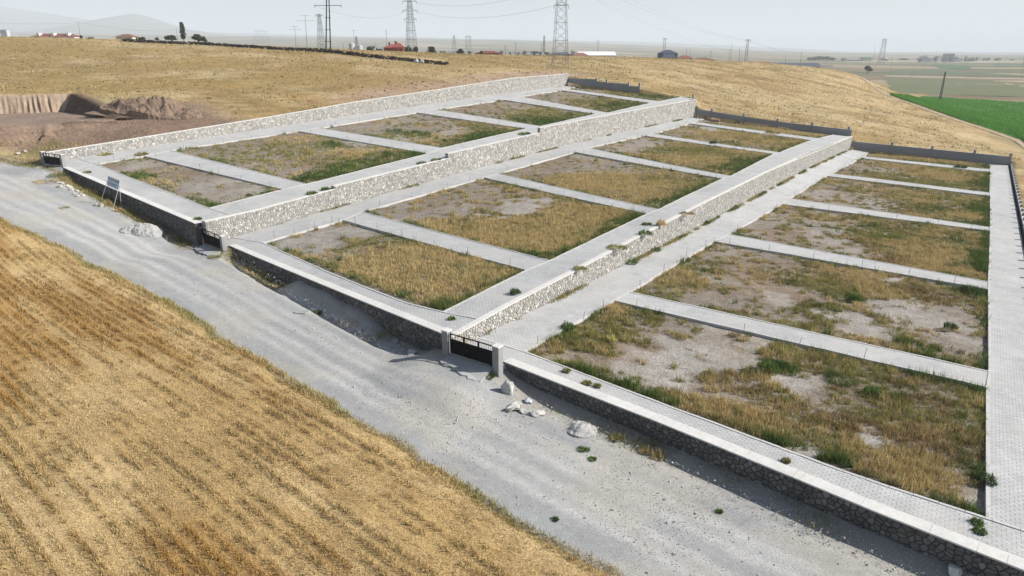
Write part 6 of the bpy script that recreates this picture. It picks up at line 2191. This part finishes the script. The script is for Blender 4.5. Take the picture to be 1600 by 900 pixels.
# ------------------------------------------------------------------ houses
def house(pxl, pxr, D, base_py, eave_py, ridge_py, label, wall=(0.6, 0.58, 0.54), roof=(0.26, 0.09, 0.06), name='house', cat='house', depth=None, hip=True, wins=3, group=None, chim=0, over=0.5, gz=None, dorm=0):
    A, B = atd(pxl, base_py, D), atd(pxr, base_py, D)
    c = (A + B) / 2
    w = np.linalg.norm(B - A)
    dp = depth or w * .7
    zb = A[2] - 1.0
    ze, zr = atd(pxl, eave_py, D)[2], atd(pxl, ridge_py, D)[2]
    e1 = (B - A) / w
    e2 = np.array([-e1[1], e1[0], 0])
    c = c + e2 * dp / 2
    root = empty(name, (c[0], c[1], zb), label, cat, group)
    def Q(u, v, z):
        return np.array([c[0], c[1], 0]) + e1 * u + e2 * v + np.array([0, 0, z])
    mb = MB()
    mb.hexa([Q(-w / 2, -dp / 2, zb), Q(w / 2, -dp / 2, zb), Q(w / 2, dp / 2, zb), Q(-w / 2, dp / 2, zb), Q(-w / 2, -dp / 2, ze), Q(w / 2, -dp / 2, ze), Q(w / 2, dp / 2, ze), Q(-w / 2, dp / 2, ze)])
    mb.build('wall', 'vc', root, wall)
    o_ = over
    rl = max(w / 2 - dp * .45, w * .08) if hip else w / 2 + o_
    mb = MB()
    th = .18
    mb.add([Q(-w / 2 - o_, -dp / 2 - o_, ze), Q(w / 2 + o_, -dp / 2 - o_, ze), Q(w / 2 + o_, dp / 2 + o_, ze), Q(-w / 2 - o_, dp / 2 + o_, ze), Q(-rl, 0, zr), Q(rl, 0, zr)],
           [(0, 1, 5, 4), (2, 3, 4, 5), (1, 2, 5), (3, 0, 4), (3, 2, 1, 0)])
    rf = mb.build('roof', 'vc', root, roof)
    for k in range(chim):
        u = -w * .25 + k * w * .4
        mb = MB()
        mb.box(tuple(Q(u, 0, zr + .3)), (.9, .9, 1.8), math.atan2(e1[1], e1[0]))
        mb.build('chimney', 'vc', rf, tuple(np.array(wall) * .8))
    for k in range(dorm):
        u = -w / 2 + w * (k + .5) / dorm
        mb = MB()
        mb.box(tuple(Q(u, -dp * .28, (ze + zr) / 2 + .6)), (w * .06, dp * .3, (zr - ze) * .8), math.atan2(e1[1], e1[0]))
        mb.build('dormer', 'vc', rf, (0.62, 0.6, 0.56))
    for k in range(wins):
        u = -w / 2 + w * (k + .5) / wins
        ww = min(1.6, w / wins * .4)
        z0 = ze - (ze - zb) * .2
        z1 = max(z0 - 1.5, zb + .4)
        mb = MB()
        mb.hexa([Q(u - ww / 2, -dp / 2 - .05, z1), Q(u + ww / 2, -dp / 2 - .05, z1), Q(u + ww / 2, -dp / 2 + .1, z1), Q(u - ww / 2, -dp / 2 + .1, z1), Q(u - ww / 2, -dp / 2 - .05, z0), Q(u + ww / 2, -dp / 2 - .05, z0), Q(u + ww / 2, -dp / 2 + .1, z0), Q(u - ww / 2, -dp / 2 + .1, z0)])
        mb.build('window', 'vc', root, (0.04, 0.045, 0.055))
    return root
RED = (0.24, 0.075, 0.055)
house(48, 117, 640, 64, 57.5, 52, 'long white building with dark red roof and dormers at the far left', roof=(0.20, 0.075, 0.065), wins=9, depth=16, dorm=3, name='apartment_building', cat='building')
house(182, 208, 395, 66, 57.5, 53, 'pale house with brown hip roof on the left ridge', wall=(0.66, 0.56, 0.48), roof=(0.22, 0.12, 0.09), wins=2)
house(600, 630, 425, 88, 74.5, 69, 'red house with red hip roof and chimneys behind the ridge wall', wall=(0.32, 0.06, 0.065), roof=(0.30, 0.085, 0.07), wins=3, chim=2)
house(614, 631, 420, 88, 74, 67.5, 'front wing of the red house with white window', wall=(0.34, 0.07, 0.07), roof=(0.30, 0.085, 0.07), wins=2, chim=1, name='house_wing')
house(742, 784, 520, 90, 83, 79.5, 'long low dark red roof before the distant town', wall=(0.22, 0.10, 0.08), roof=(0.22, 0.06, 0.05), wins=0, name='shed', cat='shed')
house(905, 962, 620, 92, 86.5, 80.5, 'white roofed warehouse right of the big pylon', wall=(0.62, 0.62, 0.62), roof=(0.75, 0.75, 0.75), wins=0, name='warehouse', cat='warehouse', hip=False, depth=22)
house(895, 920, 600, 92, 87, 82.5, 'low brick building in front of the white warehouse', wall=(0.28, 0.14, 0.11), roof=(0.26, 0.12, 0.10), wins=2, name='shed', cat='shed')
house(856, 894, 640, 90, 85, 82, 'low dark roofed building behind the legs of the big pylon', wall=(0.25, 0.25, 0.27), roof=(0.12, 0.12, 0.15), wins=3, name='shed', cat='shed')
house(1031, 1058, 560, 97, 83.5, 78, 'dark blue roofed two storey house on the brow of the hill', wall=(0.10, 0.11, 0.14), roof=(0.055, 0.07, 0.11), wins=3, depth=11)
house(1034, 1056, 553, 98, 90, 84, 'dark blue porch roof in front of the two storey house', wall=(0.14, 0.15, 0.18), roof=(0.07, 0.09, 0.13), wins=0, depth=4, name='porch')
house(1060, 1082, 600, 98, 91, 86.5, 'low red tiled roof just right of the dark blue house', wall=(0.3, 0.2, 0.17), roof=(0.25, 0.105, 0.085), wins=0)
house(1082, 1118, 580, 99, 94, 90, 'long low red brown roof on the brow of the hill', wall=(0.28, 0.17, 0.14), roof=(0.22, 0.095, 0.08), wins=0)
house(1172, 1202, 560, 102, 97, 94.5, 'low pinkish brick building left of the dark blue shed', wall=(0.42, 0.27, 0.22), roof=(0.36, 0.22, 0.18), wins=2)
house(1150, 1174, 545, 103, 98.5, 96, 'low tan wall building below the lattice pole', wall=(0.36, 0.27, 0.2), roof=(0.30, 0.2, 0.16), wins=2)
house(1182, 1288, 470, 112, 104.5, 98.5, 'long dark blue grey shed roof behind the brow of the hill', wall=(0.14, 0.15, 0.18), roof=(0.10, 0.115, 0.15), wins=0, hip=False, depth=30, name='shed', cat='shed')
# white boundary wall at the shed
a, b = atd(1280, 107.5, 425), atd(1301, 106.5, 425)
mb = MB()
mb.hexa([a, b, b + HD * .3, a + HD * .3] + [p_ + np.array([0, 0, 1.9]) for p_ in (a, b, b + HD * .3, a + HD * .3)])
mb.box(tuple((a + b) / 2 + np.array([0, 0, 2.0]) + HD * .15), (np.linalg.norm(b - a) + .2, .5, .14), math.atan2((b - a)[1], (b - a)[0]))
tag(mb.build('white_wall', 'vc', None, (0.75, 0.75, 0.74)), 'short white wall on the brow at the end of the blue grey shed', 'wall')
# silos
for px, top, base_py, w, lab in [(550, 66, 77, 8.5, 'round grey silo left of a pair behind the ridge'), (562, 69, 78, 8.5, 'round grey silo right of a pair behind the ridge')]:
    P = atd(px, base_py, 640)
    T = atd(px, top, 640)[2]
    R_ = w * 640 / FPX / 2
    root = empty('silo', tuple(P), lab, 'silo', 'grey silos behind the ridge')
    mb = MB(); mb.beam(P - np.array([0, 0, 2]), np.array([P[0], P[1], T - R_ * .5]), R_, R_, n=16); mb.build('drum', 'vc', root, (.42, .44, .46), smooth=False)
    mb = MB(); mb.beam(np.array([P[0], P[1], T - R_ * .5]), np.array([P[0], P[1], T]), R_ * 1.04, R_ * .15, n=16); mb.build('roof', 'vc', root, (.36, .38, .41))
# distant town along the horizon, settlement on the right
rt = random.Random(9)
for k in range(34):
    px = 668 + k * 6.2 + rt.uniform(-2, 2) if k < 30 else 0 + (k - 30) * 3
    D = rt.uniform(1900, 3000)
    w = rt.uniform(3, 6)
    if k >= 30:
        continue
    house(px, px + w, D, 84, 81 - rt.uniform(0, 1.5), 79 - rt.uniform(0, 1.5), 'small house of the distant town, %s from the left above the golden field' % nth(k + 1), wall=(.5, .47, .44), roof=rt.choice([(.26, .13, .1), (.3, .28, .27), (.22, .1, .08)]), wins=0, name='town_house', group='houses of the distant town', depth=12)
house(2, 12, 1500, 58, 47, 45, 'grey apartment block at the far left edge on the horizon', wall=(.42, .43, .45), roof=(.3, .3, .32), wins=4, name='apartment_block', cat='building')
for pxl, pxr, base_py, top, col, lab in [(1477, 1490, 97, 83.5, (.22, .22, .24), 'tall dark grey block of the distant settlement'), (1464.5, 1470, 97, 86.5, (.6, .6, .6), 'white block of the distant settlement'), (1440, 1449, 97, 88, (.3, .3, .33), 'grey block at the left end of the distant settlement'), (1452, 1458, 97, 90, (.4, .4, .42), 'low grey block of the settlement between two taller ones'), (1492, 1504, 97, 92, (.42, .42, .43), 'low long building right of the tall grey block')]:
    house(pxl, pxr, 2350, base_py, top + .6, top, lab, wall=col, roof=tuple(np.array(col) * .8), wins=4, name='apartment_block', cat='building', depth=20, group=None)
for pxl, pxr, top, col, lab in [(1348, 1362, 88.5, (.12, .28, .2), 'green roofed shed at the foot of the far right pylon'), (1384, 1388, 90, (.7, .7, .7), 'tiny white house right of the far right pylon'), (1322, 1346, 91.5, (.3, .3, .3), 'low grey farm building left of the green shed')]:
    house(pxl, pxr, 1750, 95, top + 1.5, top, lab, wall=(.5, .5, .48), roof=col, wins=2, depth=14, name='farm_building', cat='building')

# ------------------------------------------------------------------ the air
hz = MB()
hz.box((-4000, 8000, 395), (50000, 50000, 1010))
HZ = hz.build('haze', None)
hm = bpy.data.materials.new('haze_air')
hm.use_nodes = True
ht = hm.node_tree
ht.nodes.clear()
ho = N(ht, 'ShaderNodeOutputMaterial')
pv = N(ht, 'ShaderNodeVolumePrincipled')
pv.inputs['Color'].default_value = (0.83, 0.905, 1.0, 1)
pv.inputs['Density'].default_value = 1.35e-4
pv.inputs['Anisotropy'].default_value = 0.0
ht.links.new(pv.outputs[0], ho.inputs['Volume'])
HZ.data.materials.append(hm)
tag(HZ, 'thin pale summer haze filling the air over the plain', 'haze', kind='stuff')

for o in list(bpy.data.objects):
    if '_w' in o.keys():
        del o['_w']
